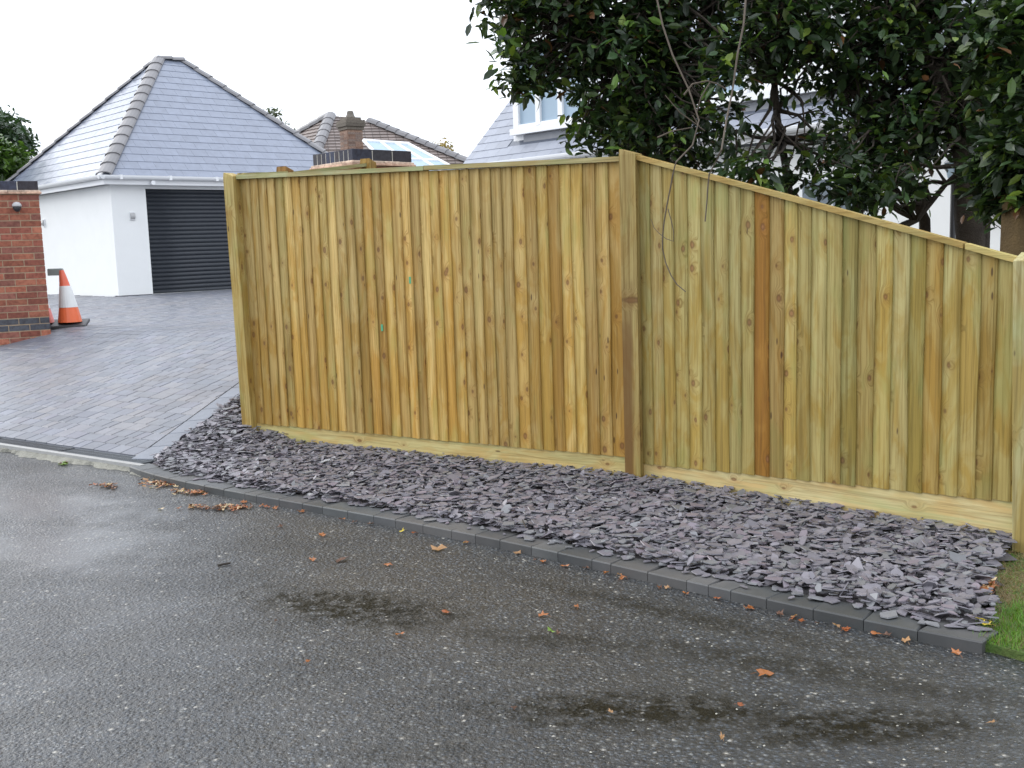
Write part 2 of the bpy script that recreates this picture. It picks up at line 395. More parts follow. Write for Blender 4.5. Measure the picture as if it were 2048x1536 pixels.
def resample(P, step):
    d = np.r_[0, np.cumsum(np.linalg.norm(np.diff(P, axis=0), axis=1))]
    s = np.arange(0, d[-1], step)
    return np.c_[np.interp(s, d, P[:, 0]), np.interp(s, d, P[:, 1])], d[-1]
# smooth the kerb line
d_ = np.r_[0, np.cumsum(np.linalg.norm(np.diff(KF, axis=0), axis=1))]
KL = d_[-1]
cx_ = np.polyfit(d_, KF[:, 0], 4); cy_ = np.polyfit(d_, KF[:, 1], 4)
def kerb(s): return np.array([np.polyval(cx_, s), np.polyval(cy_, s)])
def kerbt(s): return norm(kerb(s+.02)-kerb(s-.02))
KW = .14

# ------------------------------------------------------------------ setting
def grid(name, xs, ys, zf, mat, mask=None):
    mb = MB(); V = [(x, y, zf(x, y)) for y in ys for x in xs]; n = len(xs); Fs = []
    for j in range(len(ys)-1):
        for i in range(n-1):
            if mask is None or mask((xs[i]+xs[i+1])/2, (ys[j]+ys[j+1])/2): Fs.append([j*n+i, j*n+i+1, (j+1)*n+i+1, (j+1)*n+i])
    mb.add(V, Fs); return tag(build(mb, name, mat), kind='structure')
xs = np.r_[-900, -300, -100, -50, np.arange(-30, 12, 1.), 20, 50, 100, 300, 900]
ys = np.r_[-300, -100, -40, np.arange(-20, 45, 1.), 60, 100, 300, 1200]
def zg(x, y):
    d = dd(x, y)
    if d < .6: return -.06
    if x < -1.8: return zdrive(x, y)-.12
    return .0
grid('ground', xs, ys, zg, SOIL)
# road sheet, reaching just under the kerb and the channel
mb = MB(); edge = [D0+DE*s-DN*.05 for s in (-60, -20, -5, -2.2, -.3)] + [kerb(s)+np.array([.05, .06]) for s in np.linspace(.3, KL, 14)]
rt = kerbt(KL-.05); rn = np.array([-rt[1], rt[0]]); edge += [kerb(KL)+rt*.02+rn*.3, kerb(KL)+rt*.4+rn*.3, kerb(KL)+rt*3+rn*.2, kerb(KL)+rt*40]
V = []; Fs = []
for e in edge: V += [(e[0], e[1], 0), (e[0]-22*.4, e[1]-22, 0)]
for i in range(len(edge)-1): Fs.append([2*i, 2*i+1, 2*i+3, 2*i+2])
mb.add(V, Fs); tag(build(mb, 'road', ASPH), kind='structure')

# kerb blocks
kb = tag(bpy.data.objects.new('kerb', None), kind='structure'); COL.objects.link(kb); WL[kb] = np.zeros(3)
s = .02; i = 0
while s < KL:
    L = random.choice([.198, .198, .198, .198, .105, .16]) if .9 < s < KL-.8 else .198
    e = s+L if KL+.02-s-L > .09 else KL+.02; a0, a1 = kerb(s), kerb(e-.003); t0, t1 = kerbt(s), kerbt(e)
    n0 = np.array([-t0[1], t0[0]]); n1 = np.array([-t1[1], t1[0]])
    sk = random.uniform(-.012, .03)
    dz = random.uniform(-.002, .002); zt = .045+dz
    P = [(a0, 0), (a1, 0), (a1+n1*KW+t1*sk, 1), (a0+n0*KW+t0*sk, 1)]
    low = [(p[0], p[1], -.05) for p, _ in P]; cen = sum(p for p, _ in P)/4
    top0 = [(p[0], p[1], zt-.006) for p, _ in P]; top1 = [(*(cen+(p-cen)*np.array([.955, .955])), zt) for p, _ in P]
    mb = MB(); g = random.uniform(.72, 1.35)
    fs = [[8, 9, 10, 11]]
    for q in range(4):
        r = (q+1) % 4; fs += [[q, r, 4+r, 4+q], [4+q, 4+r, 8+r, 8+q]]
    mb.add(low+top0+top1, fs, (g, g, g*random.uniform(.97, 1.03)))
    build(mb, 'kerb_block', KERB, kb, wloc=(cen[0], cen[1], 0))
    s = e; i += 1

# drainage channel and its haunch
dr = empty('drainage_channel', (D0[0]-2, D0[1]+1.4, .05), 'dark slotted drainage channel with pale concrete edge across the foot of the driveway', 'drain')
def dl(s, n, z): p = D0+DE*s+DN*n; return (p[0], p[1], z)
SL = 10.
mb = MB(); mb.prism([dl(-SL, -.03, .0), dl(.05, -.03, .0), dl(.05, -.075, .0), dl(-SL, -.075, .0)], (0, 0, .047)); build(mb, 'edge', CONC, dr)
mb = MB(); mb.prism([dl(-SL, .115, -.02), dl(.02, .115, -.02), dl(.02, -.03, -.02), dl(-SL, -.03, -.02)], (0, 0, .045)); build(mb, 'channel', BLACK, dr)
A3 = [np.array([DE[0], DE[1], 0]), np.array([DN[0], DN[1], 0]), np.array([0, 0, 1])]
for q in range(10):
    mb = MB(); a = -q-.98; b = -q-.01
    for n_ in (-.022, .107): mb.box(dl((a+b)/2, n_, .040), (b-a, .012, .012), ax=A3)
    for t in np.arange(a+.01, b, .022): mb.box(dl(t, .0425, .039), (.010, .12, .010), ax=A3)
    mb.box(dl((a+b)/2, .0425, .040), (b-a, .006, .011), ax=A3)
    build(mb, 'grate', GRATE, dr, wloc=dl((a+b)/2, .04, .04))
mb = MB(); prev = None; V = []; Fs = []; ss = np.arange(-SL, .25, .045)
for i, s_ in enumerate(ss):
    wv = .035+.05*rng.random()+.02*math.sin(s_*5)+.015*math.sin(s_*13); h = .010+.012*rng.random()
    V += [dl(s_, -.07, .028), dl(s_, -.07-wv*.5, h), dl(s_, -.07-wv, .001)]
    if i: b = 3*i; Fs += [[b-3, b-2, b+1, b], [b-2, b-1, b+2, b+1]]
mb.add(V, Fs); tag(build(mb, 'concrete_haunch', CONCP, dr), 'rough pale mortar strip along the road side of the channel')

# ------------------------------------------------------------------ driveway
B0 = D0+DE*0.0
B1p = hsurf(490, 782, zdrive)[:2]; BD = norm(B1p-B0)
BN = np.array([BD[1], -BD[0]])
drv = tag(bpy.data.objects.new('driveway', None), kind='structure'); COL.objects.link(drv); WL[drv] = np.zeros(3)
def polyside(x, y):     # signed distance left of the border line
    return (x-B0[0])*(-BN[0])+(y-B0[1])*(-BN[1])
# base sheet
mb = MB(); us = np.r_[np.arange(-16, 8.1, .5)]; ns = np.r_[.13, np.arange(.5, 17, .5)]
V = []; Fs = []
for n_ in ns:
    for u_ in us:
        p = D0+DE*u_+DN*n_; V.append((p[0], p[1], zdrive(*p)-.014))
for j in range(len(ns)-1):
    for i in range(len(us)-1):
        c = D0+DE*(us[i]+.25)+DN*((ns[j]+ns[j+1])/2)
        if polyside(*c) > -.25: Fs.append([j*len(us)+i, j*len(us)+i+1, (j+1)*len(us)+i+1, (j+1)*len(us)+i])
mb.add(V, Fs); build(mb, 'joint_sand', plain('joint_sand', (.15, .155, .165), .8, .2, 30), drv)
TH = math.radians(42.86); GU = np.array([math.cos(TH), math.sin(TH), 0]); GV = np.array([-math.sin(TH), math.cos(TH), 0])
GE = np.array([-7.666, 20.40, 3.06]); OH = .2
GC = GE+OH*(GU+GV); GC[2] = 0
ptints = [(1, 1, 1.02), (.9, .91, .93), (1.06, 1.05, 1.06), (1.1, 1.05, 1.03), (.97, .98, 1.04), (1.04, 1.0, 1.05), (1.17, 1.1, 1.04), (.85, .87, .9), (1, 1, 1)]
def paver_geom(mb, poly, z0f, h=.012, tint=(1, 1, 1), lift=0):
    n = len(poly); cen = np.mean(poly, axis=0)
    P0 = [(p[0], p[1], z0f(*p)-.015) for p in poly]
    P1 = [(p[0], p[1], z0f(*p)-.004+lift) for p in poly]
    P2 = []
    for p in poly:
        q = cen+(p-cen)*(1-.004/ (np.linalg.norm(p-cen)+1e-6)); P2.append((q[0], q[1], z0f(*q)+lift))
    fs = [list(range(2*n, 3*n))]
    for i in range(n):
        j = (i+1) % n; fs += [[i, j, n+j, n+i], [n+i, n+j, 2*n+j, 2*n+i]]
    mb.add(P0+P1+P2, fs, tint)
pieces = []
row = 0; n_ = .135
while n_ < 15.2:
    u_ = 8-random.random()*.2; dpt = .125
    while u_ > -15:
        L = random.choice([.10, .125, .165, .165, .20]); a, b = u_-L+.006, u_
        q = [D0+DE*a+DN*n_, D0+DE*b+DN*n_, D0+DE*b+DN*(n_+dpt-.006), D0+DE*a+DN*(n_+dpt-.006)]
        c = sum(q)/4; u_ -= L
        if max(polyside(*p_) for p_ in q) < .20: continue
        g_ = np.array([c[0]-GC[0], c[1]-GC[1], 0])
        if g_@GU > -.05 and g_@GV > -.05: continue
        xx, yy, zz = proj((c[0], c[1], zdrive(*c)))
        if xx < -150 or xx > 1300: continue
        if min(polyside(*p) for p in q) < .19:     # trim at the border
            q2 = []
            for i in range(4):
                A, B = q[i], q[(i+1) % 4]; sa, sb = polyside(*A)-.19, polyside(*B)-.19
                if sa >= 0: q2.append(A)
                if (sa < 0) != (sb < 0): q2.append(A+(B-A)*sa/(sa-sb))
            q = q2
            if len(q) < 3: continue
        pieces.append((zz+(5 if (xx > 500 or xx < 0) else 0), q, c))
    n_ += dpt
pieces.sort(key=lambda t: t[0])
rest = MB()
for i, (zz, q, c) in enumerate(pieces):
    t = random.choice(ptints); v = random.uniform(.88, 1.12); t = tuple(x*v for x in t); lf = random.uniform(-.0015, .0015)
    if i < 300:
        mb = MB(); paver_geom(mb, q, zdrive, tint=t, lift=lf); build(mb, 'block_paver', PAVER, drv, wloc=(c[0], c[1], 0))
    else: paver_geom(rest, q, zdrive, tint=t, lift=lf)
tag(build(rest, 'block_paving', PAVER, drv), kind='stuff')
s_ = .12
while s_ < 5.2:
    L = .26; q = [B0+BD*s_-BN*.005, B0+BD*s_-BN*.180, B0+BD*(s_+L-.008)-BN*.180, B0+BD*(s_+L-.008)-BN*.005]
    c = sum(q)/4; mb = MB(); v = random.uniform(.9, 1.15)
    paver_geom(mb, q[::-1], zdrive, tint=(1.0*v, 1.03*v, 1.06*v)); build(mb, 'border_paver', PAVER, drv, wloc=(c[0], c[1], 0)); s_ += L

# ------------------------------------------------------------------ fence
P1 = hz(506, 848, zbed(-2.0, 7.9)); P1 = hsurf(506, 848, lambda x, y: zbed(x, y)+.02); P2 = hsurf(1275, 946, lambda x, y: zbed(x, y)+.02); P3 = hsurf(2056, 1073, lambda x, y: zbed(x, y)+.02)
fence = empty('fence', (P2[0], P2[1], P2[2]), 'tall new timber fence with a level bay and a sloping bay behind the slate bed', 'fence')
def seg(A, B):
    t = norm([B[0]-A[0], B[1]-A[1], 0]); n = np.array([t[1], -t[0], 0]); return t, n
def post(name, base, topz, topshift, t, n, w_, mat, parent, prot=.055, tint=(1, 1, 1), slope='front', lowz=-.1):
    mb = MB(); b = np.array([base[0], base[1], 0.]); h = w_/2
    tilt = np.array([topshift[0], topshift[1], 0])
    cs = [(-h, -h), (h, -h), (h, h), (-h, h)]
    V = []; zs = [lowz, base[2]+.35*(topz-base[2]), base[2]+.7*(topz-base[2]), topz-.02]
    for z in zs:
        f = (z-base[2])/(topz-base[2]); jit = random.uniform(-.002, .002)
        for a, c in cs: V.append(b+t*(a+jit)+n*(c+prot-h)+tilt*f+np.array([0, 0, z]))
    for a, c in cs:
        dz = {'front': -.016*(c/h), 'side': -.014*(a/h)}[slope]
        V.append(b+t*a*.93+n*(c*.93+prot-h)+tilt+np.array([0, 0, topz+dz]))
    fs = [[16, 17, 18, 19]]
    for L in range(4):
        for q in range(4):
            r = (q+1) % 4; fs.append([L*4+q, L*4+r, L*4+4+r, L*4+4+q])
    fs.append([3, 2, 1, 0])
    mb.add(V, fs, tint); return build(mb, name, mat, parent, wloc=(base[0], base[1], base[2]))
t12, n12 = seg(P1, P2); t23, n23 = seg(P2, P3)
# local frame helper: meshes of boards are built with local x along the fence, y outwards, z up
def zrange(A, B, pxs):      # heights on the fence plane under given picture points -> linear function of s
    pts = []
    t, _ = seg(A, B)
    for x, y in pxs:
        p = hplane(x, y, A, B); pts.append(((p-np.array([A[0], A[1], 0]))@t, p[2]))
    (s0, z0), (s1, z1) = pts
    return lambda s: z0+(z1-z0)*(s-s0)/(s1-s0)
top12 = zrange(P1, P2, [(482, 359), (1245, 324)]); bot12 = zrange(P1, P2, [(535, 848), (1250, 913)])
top23 = zrange(P2, P3, [(1285, 322), (2030, 524)]); bot23 = zrange(P2, P3, [(1300, 927), (2022, 1002)])
L12 = np.linalg.norm((P2-P1)[:2]); L23 = np.linalg.norm((P3-P2)[:2])
def board(A, t, n, s0, s1, zb, zt0, zt1, mat, parent, tint=(1, 1, 1), thick=.022, bow=0):
    mb = MB(); w_ = s1-s0; V = []; segs = 5
    prof = [(-.014, 0), (-.014, .004), (w_*.90, thick-.001), (w_+.004, thick-.004), (w_+.006, thick-.012), (w_-.002, .0055)]
    ph = random.uniform(0, 6)
    for k_ in range(segs+1):
        f = k_/segs; jx = .0035*math.sin(ph+f*5)*(0 < f < 1)+.0015*math.sin(ph*3+f*11)
        jy = bow*math.sin(f*math.pi)+.0015*math.sin(ph+f*7)
        for i, (x, y) in enumerate(prof):
            zt = zt0+(zt1-zt0)*(x/w_); jj = jx if i in (2, 3, 4) else jx*.3
            V.append((x+jj, y+(jy if y > .004 else 0), (zb+(zt-zb)*f)))
    m = len(prof); fs = []
    for k_ in range(segs):
        for i in range(m):
            j = (i+1) % m; fs.append([k_*m+j, k_*m+i, (k_+1)*m+i, (k_+1)*m+j])
    fs += [list(range(m)), [segs*m+i for i in range(m)][::-1]]
    V = [(x, y, z-zb) for x, y, z in V]
    mb.add(V, fs, tint)
    me = mb.mesh('board', mat)
    org = np.array([A[0], A[1], 0])+t*s0+np.array([0, 0, zb])
    o = link('board', me, parent, org); o.rotation_euler = (0, 0, math.atan2(t[1], t[0]))
    # local +y must point outwards (towards n)
    return o
def tr_board(*a, **k_):
    o = board(*a, **k_); return o
# y axis of a frame whose x is t is (-t1,t0); outwards n = (t1,-t0) = -y, so mirror y in the profile
_old = board
def board(A, t, n, s0, s1, zb, zt0, zt1, mat, parent, **k_):
    o = _old(A, t, n, s0, s1, zb, zt0, zt1, mat, parent, **k_)
    me = o.data; co_ = np.empty(len(me.vertices)*3); me.vertices.foreach_get('co', co_); co_[1::3] *= -1; me.vertices.foreach_set('co', co_)
    me.flip_normals(); me.update(); return o
nb = 38; s = .045; step = (L12-.09)/nb
for i in range(nb):
    w_ = step*random.uniform(.93, 1.07) if i < nb-1 else L12-.05-s
    zb = bot12(s)+random.uniform(-.003, .003); g = random.uniform(.9, 1.08)
    ti = random.choice([(1, 1, 1)]*5+[(.94, .88, .80), (.90, .92, .86), (1.06, 1.04, 1.0), (1.03, .97, .88)]); ti = tuple(x*g for x in ti)
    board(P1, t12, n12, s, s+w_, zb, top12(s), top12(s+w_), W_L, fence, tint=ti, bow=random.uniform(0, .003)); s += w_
nb = 26; s = .045; step = (L23-.06)/nb; i = 0
while s < L23-.08:
    w_ = step*random.uniform(.9, 1.1)
    if s+w_ > L23-.08: w_ = L23-.035-s
    px_ = proj((P2[0]+t23[0]*(s+w_/2), P2[1]+t23[1]*(s+w_/2), 1.))[0]
    mat = W_R; ti = random.choice([(1, 1, 1)]*4+[(.88, .94, .88), (1.04, 1.04, 1.1), (.95, .92, .84), (1.0, .92, .80)])
    lab = None
    if 1512 < px_ < 1540: mat = W_O; ti = (1, 1, 1); lab = 'orange brown stained board'
    if 1540 <= px_ < 1572: ti = (.72, .60, .52); lab = 'dark brown weathered board'
    if 1300 < px_ < 1328 : ti = (1.12, 1.06, 1.1)
    if 1850 < px_ < 1880: ti = (.98, .86, .72)
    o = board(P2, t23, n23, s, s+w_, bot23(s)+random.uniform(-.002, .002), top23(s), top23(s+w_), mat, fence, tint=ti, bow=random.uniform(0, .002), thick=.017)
    if lab: o['label'] = lab
    s += w_; i += 1
def railbox(A, t, n, s0, s1, z0, z1, h, y0, y1, name, mat, parent, tint=(1, 1, 1)):
    mb = MB(); b = np.array([A[0], A[1], 0.])
    V = []
    for s_, z in ((s0, z0), ((s0+s1)/2, (z0+z1)/2+random.uniform(-.003, .003)), (s1, z1)):
        for y, dz in ((y0, 0), (y1, 0), (y1, h), (y0, h)): V.append(b+t*s_+n*y+np.array([0, 0, z+dz]))
    fs = [[3, 2, 1, 0], [8, 9, 10, 11]]
    for k_ in range(2):
        for q in range(4):
            r = (q+1) % 4; fs.append([k_*4+q, k_*4+r, k_*4+4+r, k_*4+4+q])
    # local frame along the rail so grain runs with it
    ang = math.atan2(t[1], t[0]); org = b+t*s0+np.array([0, 0, z0]); c, s_ = math.cos(-ang), math.sin(-ang)
    V = [v-org for v in V]; V = [(c*v[0]-s_*v[1], s_*v[0]+c*v[1], v[2]) for v in V]
    mb.add(V, fs, tint); o = link(name, mb.mesh(name, mat), parent, org); o.rotation_euler = (0, 0, ang); return o
# capping rails, gravel boards, arris rails behind
def zc(f, s): return f(s)+.002
scut = 1.72
railbox(P1, t12, n12, .03, scut, zc(top12, .03), zc(top12, scut), .028, -.02, .043, 'capping_rail', W_C, fence, (.95, 1.02, 1.0))
railbox(P1, t12, n12, scut+.004, L12-.04, zc(top12, scut)+.002, zc(top12, L12-.04), .028, -.02, .043, 'capping_rail', W_C, fence, (1.0, .96, .85))
sc2 = L23*.86
railbox(P2, t23, n23, .045, sc2, zc(top23, .045), zc(top23, sc2), .026, -.02, .038, 'capping_rail', W_C, fence, (1.12, .98, .68))
railbox(P2, t23, n23, sc2+.01, L23-.04, zc(top23, sc2+.01), zc(top23, L23-.04), .026, -.02, .038, 'capping_rail', W_C, fence, (1.1, .98, .68))
railbox(P1, t12, n12, .04, L12-.04, bot12(.04)-.15, bot12(L12-.04)-.15, .149, -.028, .004, 'gravel_board', W_G, fence, (1, .95, .8))
railbox(P2, t23, n23, .04, L23-.03, bot23(.04)-.155, bot23(L23-.03)-.155, .154, -.028, .004, 'gravel_board', W_G, fence)
for f_ in (.2, .5, .85):
    railbox(P1, t12, n12, .04, L12-.04, bot12(0)+(top12(0)-bot12(0))*f_-.03, bot12(L12)+(top12(L12)-bot12(L12))*f_-.03, .06, -.065, -.006, 'arris_rail', W_C, fence)
    railbox(P2, t23, n23, .04, L23-.04, bot23(0)+(top23(0)-bot23(0))*f_-.03, bot23(L23)+(top23(L23)-bot23(L23))*f_-.03, .06, -.065, -.006, 'arris_rail', W_C, fence)
def topat(px, py, A, B): return hplane(px, py, A, B)
def plumb_top(P, px, py):      # top of a post over P where the picture shows it: same distance as the base
    q = hy(px, py, P[1]); return q
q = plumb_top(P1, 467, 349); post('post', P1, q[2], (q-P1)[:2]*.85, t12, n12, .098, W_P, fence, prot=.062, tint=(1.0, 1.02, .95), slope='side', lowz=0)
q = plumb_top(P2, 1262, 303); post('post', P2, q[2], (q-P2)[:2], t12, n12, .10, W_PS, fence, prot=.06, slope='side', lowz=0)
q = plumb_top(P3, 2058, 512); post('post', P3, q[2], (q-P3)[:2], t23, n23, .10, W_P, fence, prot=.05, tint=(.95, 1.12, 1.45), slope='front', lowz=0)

for px, py in ((824, 560), (768, 655)):
    q = hplane(px, py, P1, P2)+n12*.021; mb = MB(); mb.box(q, (.016, .003, .045), (.10, .42, .22), ax=[t12, n12, np.array([0, 0, 1.])]); build(mb, 'green_mark', plain('green_paint', (1, 1, 1), .7), fence)

# small return fence behind the left post
R0 = np.array([P1[0], P1[1], P1[2]]); R1 = hy(570, 338, 8.75); R2 = hy(736, 322, 9.25)
tr_, nr_ = seg(R0, R1)
rf = empty('return_fence', (R1[0], R1[1], .2), 'short return fence running from the left end post back towards the brick pillar', 'fence')
tr1, nr1 = seg(R0, R2)
for Rk, px in ((R1, 0), (R2, 1)):
    post('post', (Rk[0], Rk[1], .25), Rk[2]+.004, (0, 0), tr1, nr1, .10, W_P, rf, prot=.05, tint=(1.0, .85, .6) if px else (.8, .6, .5), slope='side', lowz=.05)
for (A, B) in ((R0, R1), (R1, R2)):
    t, n = seg(A, B); L = np.linalg.norm((B-A)[:2])
    za = (A[2]-.05) if A is not R0 else 2.02; zb_ = B[2]-.05
    railbox(A, t, n, .05, L-.04, za, zb_, .028, -.02, .04, 'capping_rail', W_C, rf, (1, 1.05, .95))
    s = .05
    while s < L-.06:
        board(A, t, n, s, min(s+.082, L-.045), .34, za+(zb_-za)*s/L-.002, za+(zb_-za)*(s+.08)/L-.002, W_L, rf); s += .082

# ------------------------------------------------------------------ slate bed
bed = tag(bpy.data.objects.new('slate_bed', None), kind='structure'); COL.objects.link(bed); WL[bed] = np.zeros(3)
kb_in = [kerb(s)+np.array([-kerbt(s)[1], kerbt(s)[0]])*(KW-.01) for s in np.linspace(.25, KL, 30)]
Rc = hz(1975, 1245, .06)[:2]; Re = [hz(x, y, .07)[:2] for x, y in ((1990, 1190), (1985, 1140), (2008, 1100), (2040, 1072))]
back = P3[:2]+n23[:2]*-.03; 
poly = kb_in+[Rc]+Re+[back, P2[:2]-n12[:2]*.03, P1[:2]-n12[:2]*.03, P1[:2]-n12[:2]*1.2-t12[:2]*.0]+[B0+BD*2.6+BN*.01, B0+BD*.1+BN*.01]
poly = np.array(poly)
def inside(P, poly):
    x, y = P[:, 0], P[:, 1]; r = np.zeros(len(P), bool); n = len(poly); j = n-1
    for i in range(n):
        xi, yi, xj, yj = *poly[i], *poly[j]
        c = ((yi > y) != (yj > y)) & (x < (xj-xi)*(y-yi)/(yj-yi+1e-12)+xi); r ^= c; j = i
    return r
xs_ = np.arange(poly[:, 0].min()-.1, poly[:, 0].max()+.2, .1); ys_ = np.arange(poly[:, 1].min()-.1, poly[:, 1].max()+.2, .1)
mb = MB(); V = []; Fs = []
for y in ys_:
    for x in xs_: V.append((x, y, zbed(x, y)-.03))
cc = np.array([[(xs_[i]+.05, ys_[j]+.05) for i in range(len(xs_)-1)] for j in range(len(ys_)-1)]).reshape(-1, 2)
ok = inside(cc, poly).reshape(len(ys_)-1, len(xs_)-1)
for j in range(len(ys_)-1):
    for i in range(len(xs_)-1):
        if ok[j, i]: Fs.append([j*len(xs_)+i, j*len(xs_)+i+1, (j+1)*len(xs_)+i+1, (j+1)*len(xs_)+i])
mb.add(V, Fs); build(mb, 'bed_soil', CHIPBED, bed)
N = 30000
lo, hi = poly.min(0), poly.max(0)
Pq = rng.random((N*2, 2))*(hi-lo)+lo; Pq = Pq[inside(Pq, poly)][:N]
# a few chips stray on to the kerb
ke = rng.random(170)*KL; stray = np.array([kerb(s)+np.array([-kerbt(s)[1], kerbt(s)[0]])*(KW-.012-.03*abs(rng.normal())) for s in ke if s > .3])
Pq = np.vstack([Pq, stray]); n = len(Pq)
zb_ = np.array([zbed(x, y) for x, y in Pq])
layer = rng.random(n); zc_ = zb_-.015+.042*layer
zc_[-len(stray):] = .052
k7 = 6
ang = np.linspace(0, 2*np.pi, k7, endpoint=False)[None, :]+rng.normal(0, .28, (n, k7)); ang.sort(axis=1)
sz = rng.lognormal(math.log(.0225), .40, n)[:, None]; sz = np.clip(sz, .007, .050)
rad = rng.uniform(.62, 1.15, (n, k7))*sz; asp = rng.uniform(.42, .8, n)[:, None]
X = rad*np.cos(ang)*1.15; Y = rad*np.sin(ang)*asp*1.15; th_ = rng.uniform(.0012, .0028, n)[:, None]*np.ones((1, k7))
loc = np.stack([np.concatenate([X, X*.96], 1), np.concatenate([Y, Y*.95], 1), np.concatenate([-th_, th_], 1)], 2)   # n,14,3
yaw = rng.uniform(0, 2*np.pi, n); tl = np.abs(rng.normal(0, math.radians(16), n)); tl = np.minimum(tl, 1.1); tl[-len(stray):] *= .3; ax_ = rng.uniform(0, 2*np.pi, n)
def rotz(a): c, s = np.cos(a), np.sin(a); z = np.zeros_like(a); o = np.ones_like(a); return np.stack([np.stack([c, -s, z], 1), np.stack([s, c, z], 1), np.stack([z, z, o], 1)], 1)
def rotx(a): c, s = np.cos(a), np.sin(a); z = np.zeros_like(a); o = np.ones_like(a); return np.stack([np.stack([o, z, z], 1), np.stack([z, c, -s], 1), np.stack([z, s, c], 1)], 1)
Rm = rotz(ax_) @ rotx(tl) @ rotz(yaw)
Vl = np.einsum('nij,nkj->nki', Rm, loc)
Cn = np.c_[Pq, zc_]
tv = rng.uniform(.78, 1.22, n)[:, None]*np.where(rng.random(n)[:, None] < .12, np.array([[1.06, .97, .99]]), np.where(rng.random(n)[:, None] < .25, np.array([[.97, 1.04, .97]]), np.array([[1., 1., 1.]])))
score = np.linalg.norm(Cn-O, axis=1)/(sz[:, 0])-layer*60
score[Pq[:, 0] > 2.1] += 1000
big = np.argsort(score)[:300]; isb = np.zeros(n, bool); isb[big] = True
side = np.array([[i, (i+1) % k7, k7+(i+1) % k7, k7+i] for i in range(k7)]); cap = np.array([[k7+i for i in range(k7)], list(range(k7))[::-1]])
idx = np.where(~isb)[0]; Vn = (Vl[idx]+Cn[idx][:, None, :]).reshape(-1, 3); base = (np.arange(len(idx))*2*k7)[:, None, None]
Fq = (side[None]+base).reshape(-1, 4); Fc = (cap[None]+base).reshape(-1, k7)
tt = np.concatenate([np.repeat(tv[idx], k7, 0), np.repeat(tv[idx], 2, 0)])
tag(link('slate_chippings', arr_mesh('slate_chippings', Vn, [Fq, Fc], tt, CHIP), bed), kind='stuff')
for i in big:
    me = arr_mesh('slate_chip', Vl[i], [side, cap], np.repeat(tv[i][None], k7+2, 0), CHIP); link('slate_chip', me, bed, Cn[i])

# ------------------------------------------------------------------ turf corner
tp = [hz(x, y, .03)[:2] for x, y in ((1952, 1284), (1955, 1250), (1985, 1240), (1992, 1190), (1988, 1140), (2010, 1098), (2045, 1078))]
far = [np.array([P3[0]+.02, P3[1]-.02]), P3[:2]+t23[:2]*4, P3[:2]+t23[:2]*4+np.array([-1.5, -1.5]), hz(2300, 1400, .02)[:2], hz(2048, 1312, .02)[:2], hz(1990, 1296, .02)[:2]]
tpoly = np.array(tp+far); mb = MB(); mb.prism([(x, y, -.05) for x, y in tpoly], (0, 0, .08)); tag(build(mb, 'lawn', TURF), kind='structure')
lo, hi = tpoly.min(0), tpoly.max(0); hi = np.minimum(hi, [2.9, 5]); G = rng.random((90000, 2))*(hi-lo)+lo; G = G[inside(G, tpoly)]; G = G+rng.normal(0, .012, G.shape)*(rng.random(len(G)) < .3)[:, None]; n = len(G)
g1 = np.array([math.sin(x*9+1)+math.sin(y*7+x*3) for x, y in G]); bare = (G[:, 1] > 3.85+.12*g1)
H = rng.uniform(.012, .038, n)*np.where(bare, .5, 1.); a = rng.uniform(0, 2*np.pi, n); lean = rng.normal(0, .014, (n, 2))
wx = np.c_[np.cos(a), np.sin(a)]*.0016
V = np.zeros((n, 3, 3)); V[:, 0, :2] = G-wx; V[:, 1, :2] = G+wx; V[:, 2, :2] = G+lean; V[:, :2, 2] = .03; V[:, 2, 2] = .03+H
gt = np.where((bare[:, None] & (rng.random(n)[:, None] < .8)) | (rng.random(n)[:, None] < .12), np.array([[.20, .14, .06]]), np.array([[.10, .21, .018]]))*rng.uniform(.7, 1.3, n)[:, None]
tag(link('grass', arr_mesh('grass', V.reshape(-1, 3), [np.arange(n*3).reshape(-1, 3)], gt, GRASS)), 'short green grass turning brown by the fence post', 'grass', kind='stuff')

